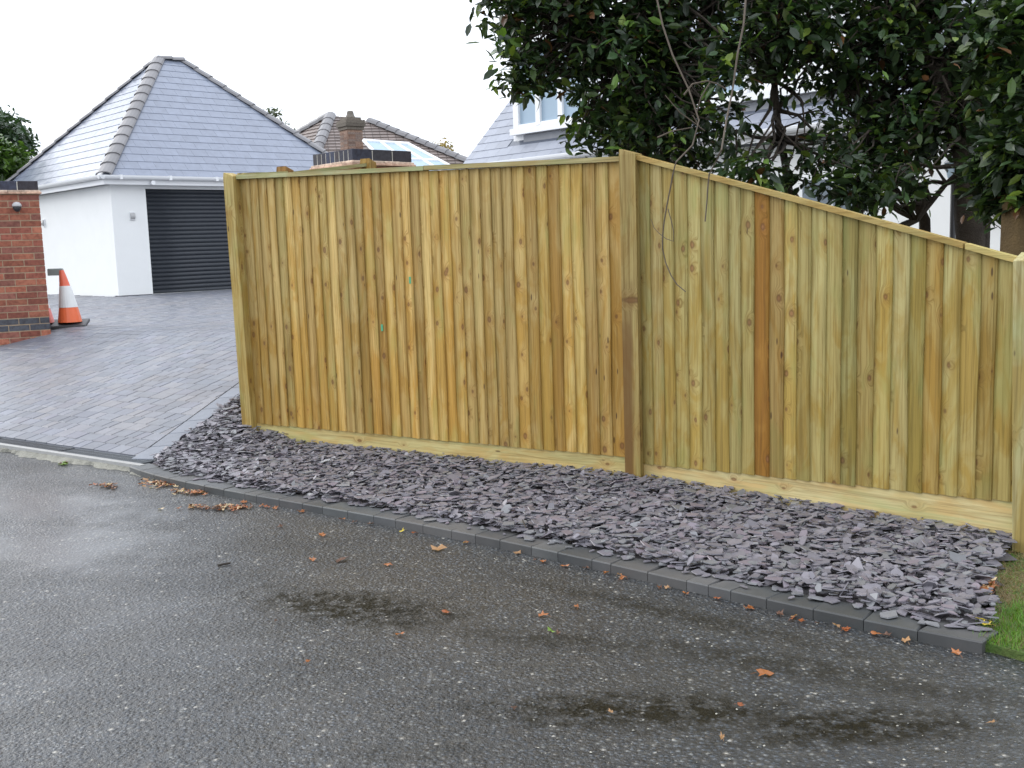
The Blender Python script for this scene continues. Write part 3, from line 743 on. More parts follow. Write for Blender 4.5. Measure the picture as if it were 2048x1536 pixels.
# ------------------------------------------------------------------ brick pillars
RED = [(.34, .115, .068), (.29, .095, .062), (.37, .135, .08), (.27, .105, .075)]; BLU = [(.085, .09, .105), (.10, .105, .12), (.07, .075, .09)]
CAPB = [(.045, .05, .075), (.055, .05, .06), (.06, .06, .07), (.035, .045, .08)]
_bm = {}
def brickmesh(L, Wd, H, tint):
    k_ = (round(L, 3), round(Wd, 3), round(H, 3), tint)
    if k_ not in _bm:
        mb = MB(); mb.box((0, 0, 0), (L, Wd, H), tint, bevel=.004); _bm[k_] = mb.mesh('brick', BRICK)
    return _bm[k_]
def pillar(corner, ang, ztop, zlow, label, capalong, bluefrom=None):
    # corner: nearest corner; u runs along the 'right' face, v along the other
    u = np.array([math.cos(ang), math.sin(ang), 0]); v = np.array([-u[1], u[0], 0]); C = np.array([corner[0], corner[1], 0.]); Lp = .665
    ob = empty('brick_pillar', (corner[0]+(u+v)[0]*Lp/2, corner[1]+(u+v)[1]*Lp/2, zlow), label, 'pillar', 'brick gate pillars with blue brick caps')
    zc0 = ztop-.1025; zcr = zc0-.045
    mb = MB(); mb.box(C+(u+v)*Lp/2+np.array([0, 0, (zlow+zcr)/2]), (Lp-.007, Lp-.007, zcr-zlow), ax=[u, v, np.array([0, 0, 1.])]); build(mb, 'mortar', MORTAR, ob)
    nc = int((zcr-zlow)/.075)
    for c in range(nc):
        z = zcr-.0375-.075*c-.002; kind = RED
        if bluefrom is not None and z < bluefrom and z > bluefrom-.15: kind = BLU
        for face in range(4):
            o0, d, inn = [(C, u, v), (C+u*Lp, v, -u), (C+(u+v)*Lp, -u, -v), (C+v*Lp, -v, u)][face]
            full = (face % 2 == 0) == (c % 2 == 0)
            starts = [0, .225, .45] if full else [.1125, .3375]
            for s_ in starts:
                ti = random.choice(kind); me = brickmesh(.215, .1025, .065, ti)
                pc = o0+d*(s_+.1075)+inn*(.05125+random.uniform(-.001, .002))+np.array([0, 0, z])
                o = link('brick', me, ob, pc); o.rotation_euler = (0, 0, math.atan2(d[1], d[0]))
    for l_ in range(2):
        ov = .03-.012*l_
        ti = [(.62, .42, .30), (.66, .52, .40)][l_]
        for face in range(4):
            for q in range(3):
                o0, d, inn = [(C, u, v), (C+u*Lp, v, -u), (C+(u+v)*Lp, -u, -v), (C+v*Lp, -v, u)][face]
                Ls = (Lp+2*ov-.165)/3; pc = o0-d*ov-inn*ov+d*(Ls*(q+.5))+inn*.0825+np.array([0, 0, zcr+.011+.0222*l_+random.uniform(-.002, .002)])
                o = link('creasing_tile', brickmesh(Ls-.004, .165, .0195, ti), ob, pc); o.rotation_euler = (0, 0, math.atan2(d[1], d[0]))
    mb = MB(); mb.box(C+(u+v)*Lp/2+np.array([0, 0, zc0+.045]), (Lp-.003, Lp-.003, .096), (1.5, 1.9, 2.5), ax=[u, v, np.array([0, 0, 1.])]); build(mb, 'cap_mortar', MORTAR, ob)
    a_, b_ = (u, v) if capalong == 'u' else (v, u)
    for i in range(9):
        for j in range(3):
            pc = C+a_*(.1075+.225*j)+b_*(.0325+.075*i)+np.array([0, 0, zc0+.05125])
            o = link('cap_brick', brickmesh(.215, .065, .1025, random.choice(CAPB)), ob, pc); o.rotation_euler = (0, 0, math.atan2(a_[1], a_[0]))
    return ob
c2 = hy(704, 297, 9.7)
pillar(c2, math.radians(42), c2[2], .35, 'brick gate pillar rising behind the fence, only its blue brick cap showing', 'u')
c1 = hy(75, 362, 12.4)
A1 = math.radians(28)
u1 = np.array([math.cos(A1), math.sin(A1)])
pl = pillar((c1[0]-u1[0]*.665, c1[1]-u1[1]*.665), A1, c1[2], .36, 'red brick gate pillar with lamp at the left edge in front of the garage', 'u', bluefrom=.80)
def faceL(px, py): return hplane(px, py, (c1[0]-u1[0]*.665, c1[1]-u1[1]*.665), (c1[0], c1[1]))
lp = faceL(33, 412); nf = np.array([math.sin(A1), -math.cos(A1), 0])
lm = empty('pillar_lamp', lp, 'small round wall lamp with dark underside on the left brick pillar', 'lamp')
mb = MB(); prof = [(.001, .045), (.03, .038), (.048, .018), (.052, 0), (.052, -.01)]; mb.lathe(prof, lp+nf*.06, 16); build(mb, 'shade', LAMPG, lm, smooth=True)
mb = MB(); mb.lathe([(.045, -.011), (.04, -.04), (.02, -.065), (.001, -.07)], lp+nf*.06, 16); build(mb, 'diffuser', BLACK, lm, smooth=True)
mb = MB(); mb.box(lp+nf*.015, (.05, .03, .05), ax=[np.array([u1[0], u1[1], 0]), nf, np.array([0, 0, 1.])]); build(mb, 'bracket', LAMPG, lm)

# ------------------------------------------------------------------ tiled roof planes
def clip(poly, a, b):        # keep the part left of a->b (2D)
    r = []; n = len(poly)
    for i in range(n):
        P, Q = poly[i], poly[(i+1) % n]
        sp_ = (b[0]-a[0])*(P[1]-a[1])-(b[1]-a[1])*(P[0]-a[0]); sq = (b[0]-a[0])*(Q[1]-a[1])-(b[1]-a[1])*(Q[0]-a[0])
        if sp_ >= 0: r.append(P)
        if (sp_ >= 0) != (sq >= 0): t = sp_/(sp_-sq); r.append((P[0]+(Q[0]-P[0])*t, P[1]+(Q[1]-P[1])*t))
    return r
def tile_face(pts3, tw, te, mat, parent, limit, name='roof_tile', gap=.003, th=.008, holes=None, seed=1, stuffname='roof_tiles', var=.1, broken=.5):
    """pts3: counter-clockwise seen from outside, first edge = eaves (left to right)."""
    rr = random.Random(seed)
    P = [np.array(p, float) for p in pts3]; ex = norm(P[1]-P[0]); nn = norm(np.cross(P[1]-P[0], P[2]-P[0])); ey = np.cross(nn, ex)
    q = [((p-P[0])@ex, (p-P[0])@ey) for p in P]
    x0, x1 = min(a for a, _ in q), max(a for a, _ in q); y1 = max(b for _, b in q)
    eu = euler_of(ex, ey, nn); tiles = []; r = 0; y = -.03
    while y < y1:
        x = x0-(tw*broken if r % 2 else 0)-rr.random()*.0
        while x < x1:
            pg = [(x+gap/2, y), (x+tw-gap/2, y), (x+tw-gap/2, y+te+.02), (x+gap/2, y+te+.02)]
            full = True
            for i in range(len(q)):
                if i == 0: continue
                n0 = len(pg); a0 = pg; pg = clip(pg, q[i], q[(i+1) % len(q)])
                if len(pg) < 3: break
                if pg != a0: full = False
            if len(pg) >= 3 and holes is not None:
                cx = sum(a for a, _ in pg)/len(pg); cy = sum(b for _, b in pg)/len(pg)
                if holes(cx, cy): pg = []
            if len(pg) >= 3:
                cx = sum(a for a, _ in pg)/len(pg); cy = sum(b for _, b in pg)/len(pg)
                W_ = P[0]+ex*cx+ey*cy; px = proj(W_)
                vis = -60 < px[0] < 2100 and -60 < px[1] < 1500
                tiles.append((0 if vis else 1, px[2], pg, y, (cx, cy)))
            x += tw
        y += te; r += 1
    tiles.sort(key=lambda t: (t[0], t[1])); rest = MB(); cnt = 0; cache = {}
    for k_, (iv, _, pg, yb, cen) in enumerate(tiles):
        v = 1+rr.choice([-1, -.5, 0, .5, 1])*var; tint = (v, v, v)
        hgt = lambda b: .004+th*(1-(b-yb)/(te+.02))       # each course rises towards its lower edge
        lo_ = [(a, b, -.004) for a, b in pg]; hi_ = [(a, b, hgt(b)) for a, b in pg]; n = len(pg)
        fs = [list(range(n, 2*n))]+[[i, (i+1) % n, n+(i+1) % n, n+i] for i in range(n)]
        if k_ < limit:
            key = (tuple((round(a-cen[0], 4), round(b-cen[1], 4)) for a, b in pg), tint)
            if key not in cache:
                mb = MB(); mb.add([(a-cen[0], b-cen[1], z) for a, b, z in lo_+hi_], fs, tint); cache[key] = mb.mesh(name, mat)
            o = link(name, cache[key], parent, P[0]+ex*cen[0]+ey*cen[1]); o.rotation_euler = eu
        else:
            rest.add([P[0]+ex*a+ey*b+nn*z for a, b, z in lo_+hi_], fs, tint)
    if rest.n: tag(build(rest, stuffname, mat, parent), kind='stuff')
    return min(limit, len(tiles))
def ridge_line(A, B, nl, nr, mat, parent, w_=.13, step=.4, hk=1., name='ridge_tile', maxn=40):
    A = np.array(A, float); B = np.array(B, float); d = norm(B-A); L = np.linalg.norm(B-A)
    up = norm(np.array(nl)+np.array(nr)); sd_ = np.cross(d, up); n = int(L/step)+1; st = L/n
    for i in range(n):
        mb = MB(); V = []
        for e, lift, ww in ((0, .035, 1.06), (st+.02, .012, .96)):
            for k_ in range(7):
                a = math.pi*k_/6; V.append(sd_*math.cos(a)*w_*ww+up*(math.sin(a)*.085*hk+(lift-.055)*1)+d*e)
            for k_ in range(7):
                a = math.pi*(6-k_)/6; V.append(sd_*math.cos(a)*w_*ww*.85+up*(math.sin(a)*.065*hk+lift-.06)+d*e)
        m = 14; fs = [[i_, (i_+1) % m, m+(i_+1) % m, m+i_] for i_ in range(m)]+[list(range(m))[::-1], list(range(m, 2*m))]
        g = random.uniform(.9, 1.12); mb.add(V, fs, (g, g, g))
        link(name, mb.mesh(name, mat), parent, A+d*st*i)

# ------------------------------------------------------------------ garage
w_g, a_g, rr_g, zA = 3.15, 2.77, .58, 5.93
LU = 2*a_g+rr_g; LV = 2*w_g
def gp(a, b, z): p = GE+GU*a+GV*b; return np.array([p[0], p[1], z])
ZE = 3.03
Af, Bf = gp(a_g, w_g, zA), gp(a_g+rr_g, w_g, zA)
E00, E10, E11, E01 = gp(0, 0, ZE), gp(LU, 0, ZE), gp(LU, LV, ZE), gp(0, LV, ZE)
gar = empty('garage', (*(gp(LU/2, LV/2, 0)[:2]), .7), 'white rendered garage with hipped grey tiled roof and dark roller door', 'garage')
wz = ZE-.16; th_w = .2
def gw(a, b): return GC+GU*a+GV*b
WU, WV = LU-2*OH, LV-2*OH
D1, D2 = .70, 3.1; DH = 2.80
mb = MB(); A3g = [GU, GV, np.array([0, 0, 1.])]
def wallbox(a0, a1, b0, b1, z0, z1, m=None):
    (m or mb).box(GC+GU*(a0+a1)/2+GV*(b0+b1)/2+np.array([0, 0, (z0+z1)/2]), (a1-a0, b1-b0, z1-z0), ax=A3g)
wallbox(0, D1, 0, th_w, .72, wz); wallbox(D2, WU, 0, th_w, .72, wz); wallbox(D1, D2, 0, th_w, DH, wz)
build(mb, 'front_wall', RENDER, gar)
mb = MB(); wallbox(0, th_w, th_w, WV, .66, wz); build(mb, 'side_wall', RENDER, gar)
mb = MB(); wallbox(WU-th_w, WU, th_w, WV, .66, wz); build(mb, 'side_wall', RENDER, gar)
mb = MB(); wallbox(th_w, WU-th_w, WV-th_w, WV, .66, wz); build(mb, 'rear_wall', RENDER, gar)
mb = MB(); wallbox(.015, .18, .0, WV, .3, .66)
build(mb, 'plinth', plain('plinth_brick', (.42, .22, .10), .85, .2, 12), gar)
mb = MB(); wallbox(.01, D1, .012, .18, .3, .72); build(mb, 'plinth', plain('plinth_grey', (.10, .10, .12), .8, .2, 12), gar)
# roller door
door = build(MB().box(GC+GU*(D1+D2)/2+GV*.14+np.array([0, 0, 1.75]), (D2-D1, .03, 2.12), ax=A3g), 'roller_door', SHUT, gar)
sp_h = .084; z = .71
sm = MB()
prof = [(0, -.006), (.012, -.016), (.030, -.021), (.055, -.019), (.072, -.009), (.080, -.004)]
V = []
for e in (0, D2-D1-.02):
    for zz, yy in prof: V.append((e, yy, zz))
m = len(prof); sm.add(V, [[i, i+m, i+m+1, i+1] for i in range(m-1)]+[[m-1-i for i in range(m)], [m+i for i in range(m)]])
sme = sm.mesh('door_slat', SHUT, smooth=True)
while z < DH-.02:
    o = link('door_slat', sme, door, GC+GU*(D1+.01)+GV*.115+np.array([0, 0, z])); o.rotation_euler = (0, 0, TH); z += sp_h
mb = MB(); wallbox(D1-.02, D2+.1, -.02, .2, .66, .722); build(mb, 'door_sill', CONC, gar)
# soffit, fascia, gutter
mb = MB(); mb.prism([gp(.03, .03, ZE-.15), gp(LU-.03, .03, ZE-.15), gp(LU-.03, LV-.03, ZE-.15), gp(.03, LV-.03, ZE-.15)], (0, 0, .02)); build(mb, 'soffit', UPVC, gar)
mb = MB(); mb.box(gp(LU/2, .012, ZE-.085), (LU, .02, .17), ax=A3g); build(mb, 'fascia', UPVC, gar)
mb = MB(); mb.box(gp(.012, LV/2, ZE-.085), (.02, LV-.05, .17), ax=A3g); build(mb, 'fascia', UPVC, gar)
def gutter(A, B, outw):
    mb = MB(); d = np.array(B)-np.array(A); V = []
    for e in (0, 1):
        for k_ in range(9):
            a = math.pi*k_/8; V.append(np.array(A)+d*e+outw*(-.055*math.cos(a))+np.array([0, 0, -.075*math.sin(a)]))
        for k_ in range(9):
            a = math.pi*(8-k_)/8; V.append(np.array(A)+d*e+outw*(-.048*math.cos(a))+np.array([0, 0, -.068*math.sin(a)]))
    m = 18; mb.add(V, [[i, (i+1) % m, m+(i+1) % m, m+i] for i in range(m)]+[list(range(m)), list(range(m, 2*m))[::-1]]); return mb
g1 = build(gutter(gp(-.12, -.06, ZE), gp(LU, -.06, ZE), -GV), 'gutter', UPVC, gar, smooth=False)
for s_ in np.arange(.3, LU, 1.0):
    mb = MB(); mb.box(gp(s_, -.065, ZE-.035), (.05, .125, .085), ax=A3g); build(mb, 'gutter_bracket', UPVC, g1)
build(gutter(gp(-.06, -.12, ZE), gp(-.06, LV, ZE), -GU), 'gutter', UPVC, gar)
mb = MB(); jp = gp(.95, -.03, ZE-.13); mb.tube([jp, jp+np.array([0, 0, .0])-GV*.05], .045, 10); build(mb, 'pipe_cap', UPVC, gar)
roof = build(MB().add([E00, E10, E11, E01, Af, Bf], [[0, 1, 5, 4], [1, 2, 5], [2, 3, 4, 5], [3, 0, 4]], (.5, .5, .5)), 'roof', ROOF, gar)
nF = norm(np.cross(E10-E00, Bf-E00)); nL = norm(np.cross(E00-E01, Af-E01)); nR = norm(np.cross(E11-E10, Bf-E10)); nB = norm(np.cross(E01-E11, Af-E11))
c = tile_face([E00, E10, Bf, Af], .33, .237, ROOF, roof, 190, seed=3, var=.04)
tile_face([E01, E00, Af], .33, .237, ROOF, roof, 300-c, seed=4, var=.04)
ridge_line(E00+np.array([0, 0, .02]), Af, nF, nL, RIDGE, roof, w_=.15, step=.38)
ridge_line(E10+np.array([0, 0, .02]), Bf, nF, nR, RIDGE, roof, w_=.13, step=.42)
ridge_line(E01+np.array([0, 0, .02]), Af, nL, nB, RIDGE, roof, w_=.13, step=.42)
ridge_line(Bf, Af, nF, nB, RIDGE, roof, w_=.13, step=.3)
for px, py, face in ((264, 432, 'f'), (89, 446, 's')):
    if face == 'f': q = hplane(px, py, GC, GC+GU); nn_ = -GV; tt_ = GU; lb = 'small half round grey wall light beside the dark roller door'
    else: q = hplane(px, py, GC, GC+GV); nn_ = -GU; tt_ = GV; lb = 'small half round grey wall light on the garage side wall above the traffic cone'
    sw = .7; L = empty('wall_light', q, lb, 'lamp', 'wall lights on the garage')
    mb = MB(); V = []
    for e in (-.07, .07):
        for k_ in range(9):
            a = math.pi*k_/8; V.append(q+tt_*e*.65+nn_*(.09*math.sin(a))*sw+np.array([0, 0, .10*math.cos(a)])*sw)
    mb.add(V, [[i, i+1, 10+i, 9+i] for i in range(8)]+[list(range(9))[::-1], list(range(9, 18)), [0, 9, 17, 8]]); build(mb, 'shade', LAMPG, L)
    mb = MB(); mb.box(q+nn_*.012, (.11, .02, .16), ax=[tt_, nn_, np.array([0, 0, 1.])]); build(mb, 'backplate', UPVC, L)

# ------------------------------------------------------------------ brown roofed house and glass roof
bh = empty('brown_roofed_house', (-5.5, 39, .6), 'distant house with brown tiled hipped roof and brick chimney', 'house')
RA = hy(660, 231, 38); RB = hy(738, 243, 37.2); FL = hy(600, 385, 33.5); BLc = hy(330, 388, 42); FR = hy(1062, 392, 35)
ze = 3.3
def onplane(px, py, A, n): d = ray(px, py); return O+d*((A-O)@n)/(d@n)
FL[2] = BLc[2] = FR[2] = ze
npl = norm(np.cross(FR-FL, RA-FL)); RB = onplane(738, 243, FL, npl); BR = FR+(BLc-FL)
rfb = build(MB().add([FL, FR, BR, BLc, RA, RB], [[0, 1, 5, 4], [1, 2, 5], [2, 3, 4, 5], [3, 0, 4]], (.7, .7, .7)), 'roof', BROWN, bh)
tile_face([FL, FR, RB, RA], .26, .21, BROWN, rfb, 0, th=.035, seed=5, var=.15, broken=.0, gap=.02)
tile_face([BLc, FL, RA], .26, .21, BROWN, rfb, 0, th=.035, seed=6, var=.15, broken=.0, gap=.02)
nf_ = norm(np.cross(FR-FL, RB-FL)); nl_ = norm(np.cross(FL-BLc, RA-BLc))
ridge_line(FL, RA, nf_, nl_, RIDGE, rfb, w_=.22, step=.45, hk=2.2)
ridge_line(BLc, RA, nl_, -nf_*np.array([1, 1, -1]), RIDGE, rfb, w_=.17, step=.45, hk=2.2)
ridge_line(FR, RB, nf_, norm(np.array([.6, .5, .6])), RIDGE, rfb, w_=.17, step=.45, hk=2.2)
mb = MB()
ins = .3
q4 = [FL, FR, BR, BLc]; cen = sum(q4)/4
mb.prism([np.array([*(cen[:2]+(p[:2]-cen[:2])*.94), .2]) for p in q4], (0, 0, ze-.25)); build(mb, 'wall', plain('buff_wall', (.5, .42, .33), .9, .1), bh)
cb = hy(704, 300, 34.6); ctop = hy(704, 226, 34.6)
ca = math.radians(35); cu = np.array([math.cos(ca), math.sin(ca), 0]); cv = np.array([-cu[1], cu[0], 0]); Z = np.array([0, 0, 1.])
hch = ctop[2]; mb = MB()
mb.box((cb[0], cb[1], (2.9+hch-.55)/2), (.54, .54, hch-.55-2.9), ax=[cu, cv, Z], tint=(.30, .20, .145)); ch = build(mb, 'chimney', BRICK, rfb)
zz = 3.0; mb = MB()
while zz < hch-.62:
    for sgn, (d, inn) in (((1, (cu, -cv))), ((1, (cv, -cu)))):
        for q in range(2):
            t_ = random.choice([(.28, .17, .12), (.36, .24, .18), (.22, .15, .12), (.3, .23, .19)])
            mb.box(np.array([cb[0], cb[1], zz])+d*(-.13+.26*q)+inn*.265, (.245, .03, .062), ax=[d, np.cross(Z, d), Z], tint=t_)
    zz += .075
tag(build(mb, 'brickwork', BRICK, rfb), kind='stuff')
for dz, sz_ in ((-.50, .62), (-.40, .70), (-.30, .68), (-.20, .5)):
    mb = MB(); mb.box((cb[0], cb[1], hch+dz), (sz_, sz_, .095), ax=[cu, cv, Z], tint=(.17, .15, .12)); build(mb, 'chimney_course', BRICK, rfb)
mb = MB(); mb.lathe([(.17, -.16), (.12, -.05), (.10, .05), (.06, .07)], (cb[0], cb[1], hch), 12, (.26, .24, .2)); build(mb, 'chimney_pot', BRICK, rfb)

cg = empty('glass_roof', (-2.5, 29, .7), 'pale glazed conservatory roof with white bars in front of the brown roof', 'conservatory')
GT = [hy(727, 281, 31), hy(762, 284, 30.8), hy(792, 286, 30.6), hy(818, 288, 30.4)]; GB = [hy(800, 356, 28.4), hy(857, 356, 28.2), hy(905, 356, 28), hy(950, 358, 27.8)]
for i in range(4):
    mb = MB(); mb.tube([GT[i], GB[i]], .045, 6); build(mb, 'glazing_bar', UPVC, cg)
for fr in (0, .5, 1.):
    mb = MB(); mb.tube([GT[i]+(GB[i]-GT[i])*fr+np.array([0, 0, .004]) for i in range(4)], .05 if fr == 0 else .04, 6); build(mb, 'glazing_bar', UPVC, cg)
for i in range(3):
    for j in range(2):
        a, b = j*.5, (j+1)*.5
        q = [GT[i]+(GB[i]-GT[i])*b, GT[i+1]+(GB[i+1]-GT[i+1])*b, GT[i+1]+(GB[i+1]-GT[i+1])*a, GT[i]+(GB[i]-GT[i])*a]
        mb = MB(); mb.prism(q, (0, 0, -.03)); build(mb, 'glass_pane', GLASSL, cg)
mb = MB(); b0, b3 = GB[0], GB[3]; nb_ = norm([b0[1]-b3[1], b3[0]-b0[0], 0])
mb.prism([np.array([*b0[:2], .4]), np.array([*b3[:2], .4]), np.array([*(b3+nb_*.2)[:2], .4]), np.array([*(b0+nb_*.2)[:2], .4])], (0, 0, min(b0[2], b3[2])-.45)); build(mb, 'wall', UPVC, cg)

# ------------------------------------------------------------------ dormer house
dh_l = 'white house with grey slate roof and dormer windows behind the laurel trees'
E1 = hy(922, 334, 18.0); aH = math.radians(-48); he = np.array([math.cos(aH), math.sin(aH), 0]); hn = np.array([-he[1], he[0], 0])
zE = E1[2]; HL = 9.6; RS = 2.0
def hp(t, s, z): p = E1+he*t+hn*s; return np.array([p[0], p[1], z])
dh = empty('dormer_house', (*hp(HL/2, RS, 0)[:2], 0), dh_l, 'house')
mb = MB(); mb.prism([hp(.15, .25, -.1), hp(HL-.1, .25, -.1), hp(HL-.1, 3.6, -.1), hp(.15, 3.6, -.1)], (0, 0, zE-.05)); build(mb, 'wall', RENDER, dh)
r2 = build(MB().add([hp(0, 0, zE), hp(HL, 0, zE), hp(HL, RS, zE+RS), hp(0, RS, zE+RS), hp(HL, 2*RS, zE), hp(0, 2*RS, zE)], [[0, 1, 2, 3], [3, 2, 4, 5]], (.5, .5, .5)), 'roof', ROOF, dh)
mb = MB(); mb.prism([hp(.1, .1, zE), hp(.1, 2*RS-.1, zE), hp(.1, RS, zE+RS-.1)], he*.12); build(mb, 'gable', RENDER, dh)
SLT = slate_mat('house_slate', (.24, .26, .31), .38)
dorm = ((.95, 2.75), (4.7, 7.0)); DS = .30
def hole(x, y): return any(a < x < b and y > DS*1.42 for a, b in dorm)
tile_face([hp(0, 0, zE), hp(HL, 0, zE), hp(HL, RS, zE+RS), hp(0, RS, zE+RS)], .30, .19, SLT, r2, 290, name='roof_slate', holes=hole, seed=8, var=.09, stuffname='roof_slates')
mb = MB(); mb.box(hp(HL/2, -.02, zE-.06), (HL, .03, .16), ax=[he, hn, Z]); build(mb, 'fascia', UPVC, dh)
mb = gutter(hp(0, -.09, zE), hp(HL, -.09, zE), -hn); build(mb, 'gutter', UPVC, dh)
for (a, b) in dorm:
    mb = MB(); z0, z1 = zE+DS-.03, zE+1.75
    mb.box(hp((a+b)/2, DS+.75, (z0+z1)/2), (b-a, 1.4, z1-z0), ax=[he, hn, Z]); dm = build(mb, 'dormer', UPVC, dh)
    mb = MB(); mb.box(hp((a+b)/2, DS+.65, z1+.06), (b-a+.3, 1.8, .12), ax=[he, hn, Z]); build(mb, 'dormer_roof', UPVC, dm)
    mb = MB(); mb.box(hp((a+b)/2+.1, DS+.025, z0+.09), (b-a-.36, .03, .12), (1, 1, 1), ax=[he, hn, Z]); build(mb, 'lead_apron', LEAD, dm)
    fr = hp((a+b)/2, DS+.02, 0); 
    mb = MB(); mb.box(hp((a+b)/2, DS-.0, z0+.21), (b-a-.1, .16, .10), ax=[he, hn, Z]); build(mb, 'window_sill', UPVC, dm)
    nP = 3 if a < 2 else 1; W_ = (b-a-.3)/nP if a < 2 else .7
    for i in range(nP):
        x0 = a+.15+W_*i
        mb = MB(); mb.box(hp(x0+W_/2, DS+.035, z0+.85), (W_-.1, .02, 1.05), ax=[he, hn, Z]); build(mb, 'glass_pane', GLASSL, dm)
        for xx in (x0, x0+W_-.05):
            mb = MB(); mb.box(hp(xx+.025, DS+.01, z0+.85), (.05, .06, 1.15), ax=[he, hn, Z]); build(mb, 'window_frame', UPVC, dm)
        for zz_ in (z0+.29, z0+1.41):
            mb = MB(); mb.box(hp(x0+W_/2, DS+.012, zz_), (W_-.1, .05, .06), ax=[he, hn, Z]); build(mb, 'window_frame', UPVC, dm)
for (a, b, z0, z1) in ((3.2, 4.6, 1.0, 2.2), (6.4, 7.3, .9, 2.2), (8.75, 9.3, 1.72, 2.5)):
    o = build(MB().box(hp((a+b)/2, .235, (z0+z1)/2), (b-a, .04, z1-z0), ax=[he, hn, Z]), 'window', UPVC, dh)
    for i in range(2):
        ww = (b-a-.12)/2; build(MB().box(hp(a+.04+ww*(i+.5)+.04*i, .208, (z0+z1)/2), (ww, .02, z1-z0-.1), ax=[he, hn, Z]), 'glass_pane', GLASSD, o)
    build(MB().box(hp((a+b)/2, .17, z0-.03), (b-a+.14, .16, .05), ax=[he, hn, Z]), 'window_sill', UPVC, o)

# ------------------------------------------------------------------ foliage
LP = np.array([(0, 0, 0), (.30, .17, .035), (.68, .16, .03), (1, 0, -.06), (.68, -.16, .03), (.30, -.17, .035), (.35, 0, 0), (.7, 0, -.01)])
LF4 = np.array([[0, 6, 1, 1], [6, 7, 2, 1], [0, 5, 6, 6], [5, 4, 7, 6]]);
LT = np.array([[0, 6, 1], [6, 7, 2], [6, 2, 1], [7, 3, 2], [0, 5, 6], [5, 4, 7], [5, 7, 6], [4, 3, 7]])
def leaf_arrays(C, rs, n_per=12, size=(.052, .118), spread=.105, cols=None, droop=.35):
    """clusters of leaves round twig tips; returns vertices (N,8,3) and tints"""
    n = len(C)*n_per; cen = np.repeat(C, n_per, 0)
    az = rs.uniform(0, 2*np.pi, n); el = rs.normal(.05-droop, .5, n)
    d = np.c_[np.cos(az)*np.cos(el), np.sin(az)*np.cos(el), np.sin(el)]
    org = cen+rs.normal(0, spread*.55, (n, 3))+d*.02
    up = np.tile([0, 0, 1.], (n, 1))+rs.normal(0, .45, (n, 3)); s_ = np.cross(up, d); s_ /= np.linalg.norm(s_, axis=1)[:, None]; u_ = np.cross(d, s_)
    L = rs.uniform(*size, n)[:, None, None]
    V = org[:, None, :]+L*(LP[None, :, 0:1]*d[:, None]+LP[None, :, 1:2]*1.15*s_[:, None]+LP[None, :, 2:3]*u_[:, None])
    pick = rs.random(n); base = np.tile([.030, .056, .020], (n, 1)); cl = np.repeat(rs.random(len(C)), n_per)
    base[pick < .45] = (.020, .040, .015); base[pick > .72] = (.060, .105, .022); base[pick > .90] = (.10, .14, .025); base[pick > .985] = (.11, .05, .02); base = base*np.where(cl > .80, 2.1, np.where(cl < .4, .65, 1.))[:, None]
    if cols is not None: base = cols(pick, n)
    return V, base*rs.uniform(.75, 1.3, n)[:, None], org
def leaf_mesh(name, V, T, mat=None):
    n = len(V); F_ = (LT[None]+(np.arange(n)*8)[:, None, None]).reshape(-1, 3)
    return arr_mesh(name, V.reshape(-1, 3), [F_], np.repeat(T, len(LT), 0), mat or LEAF, smooth=False)
def blob(n, c, r, rs, shell=.35):
    v = rs.normal(0, 1, (n, 3)); v /= np.linalg.norm(v, axis=1)[:, None]; q = rs.random(n)**(1/3); q = shell+(1-shell)*q
    return np.array(c)+v*q[:, None]*np.array(r)
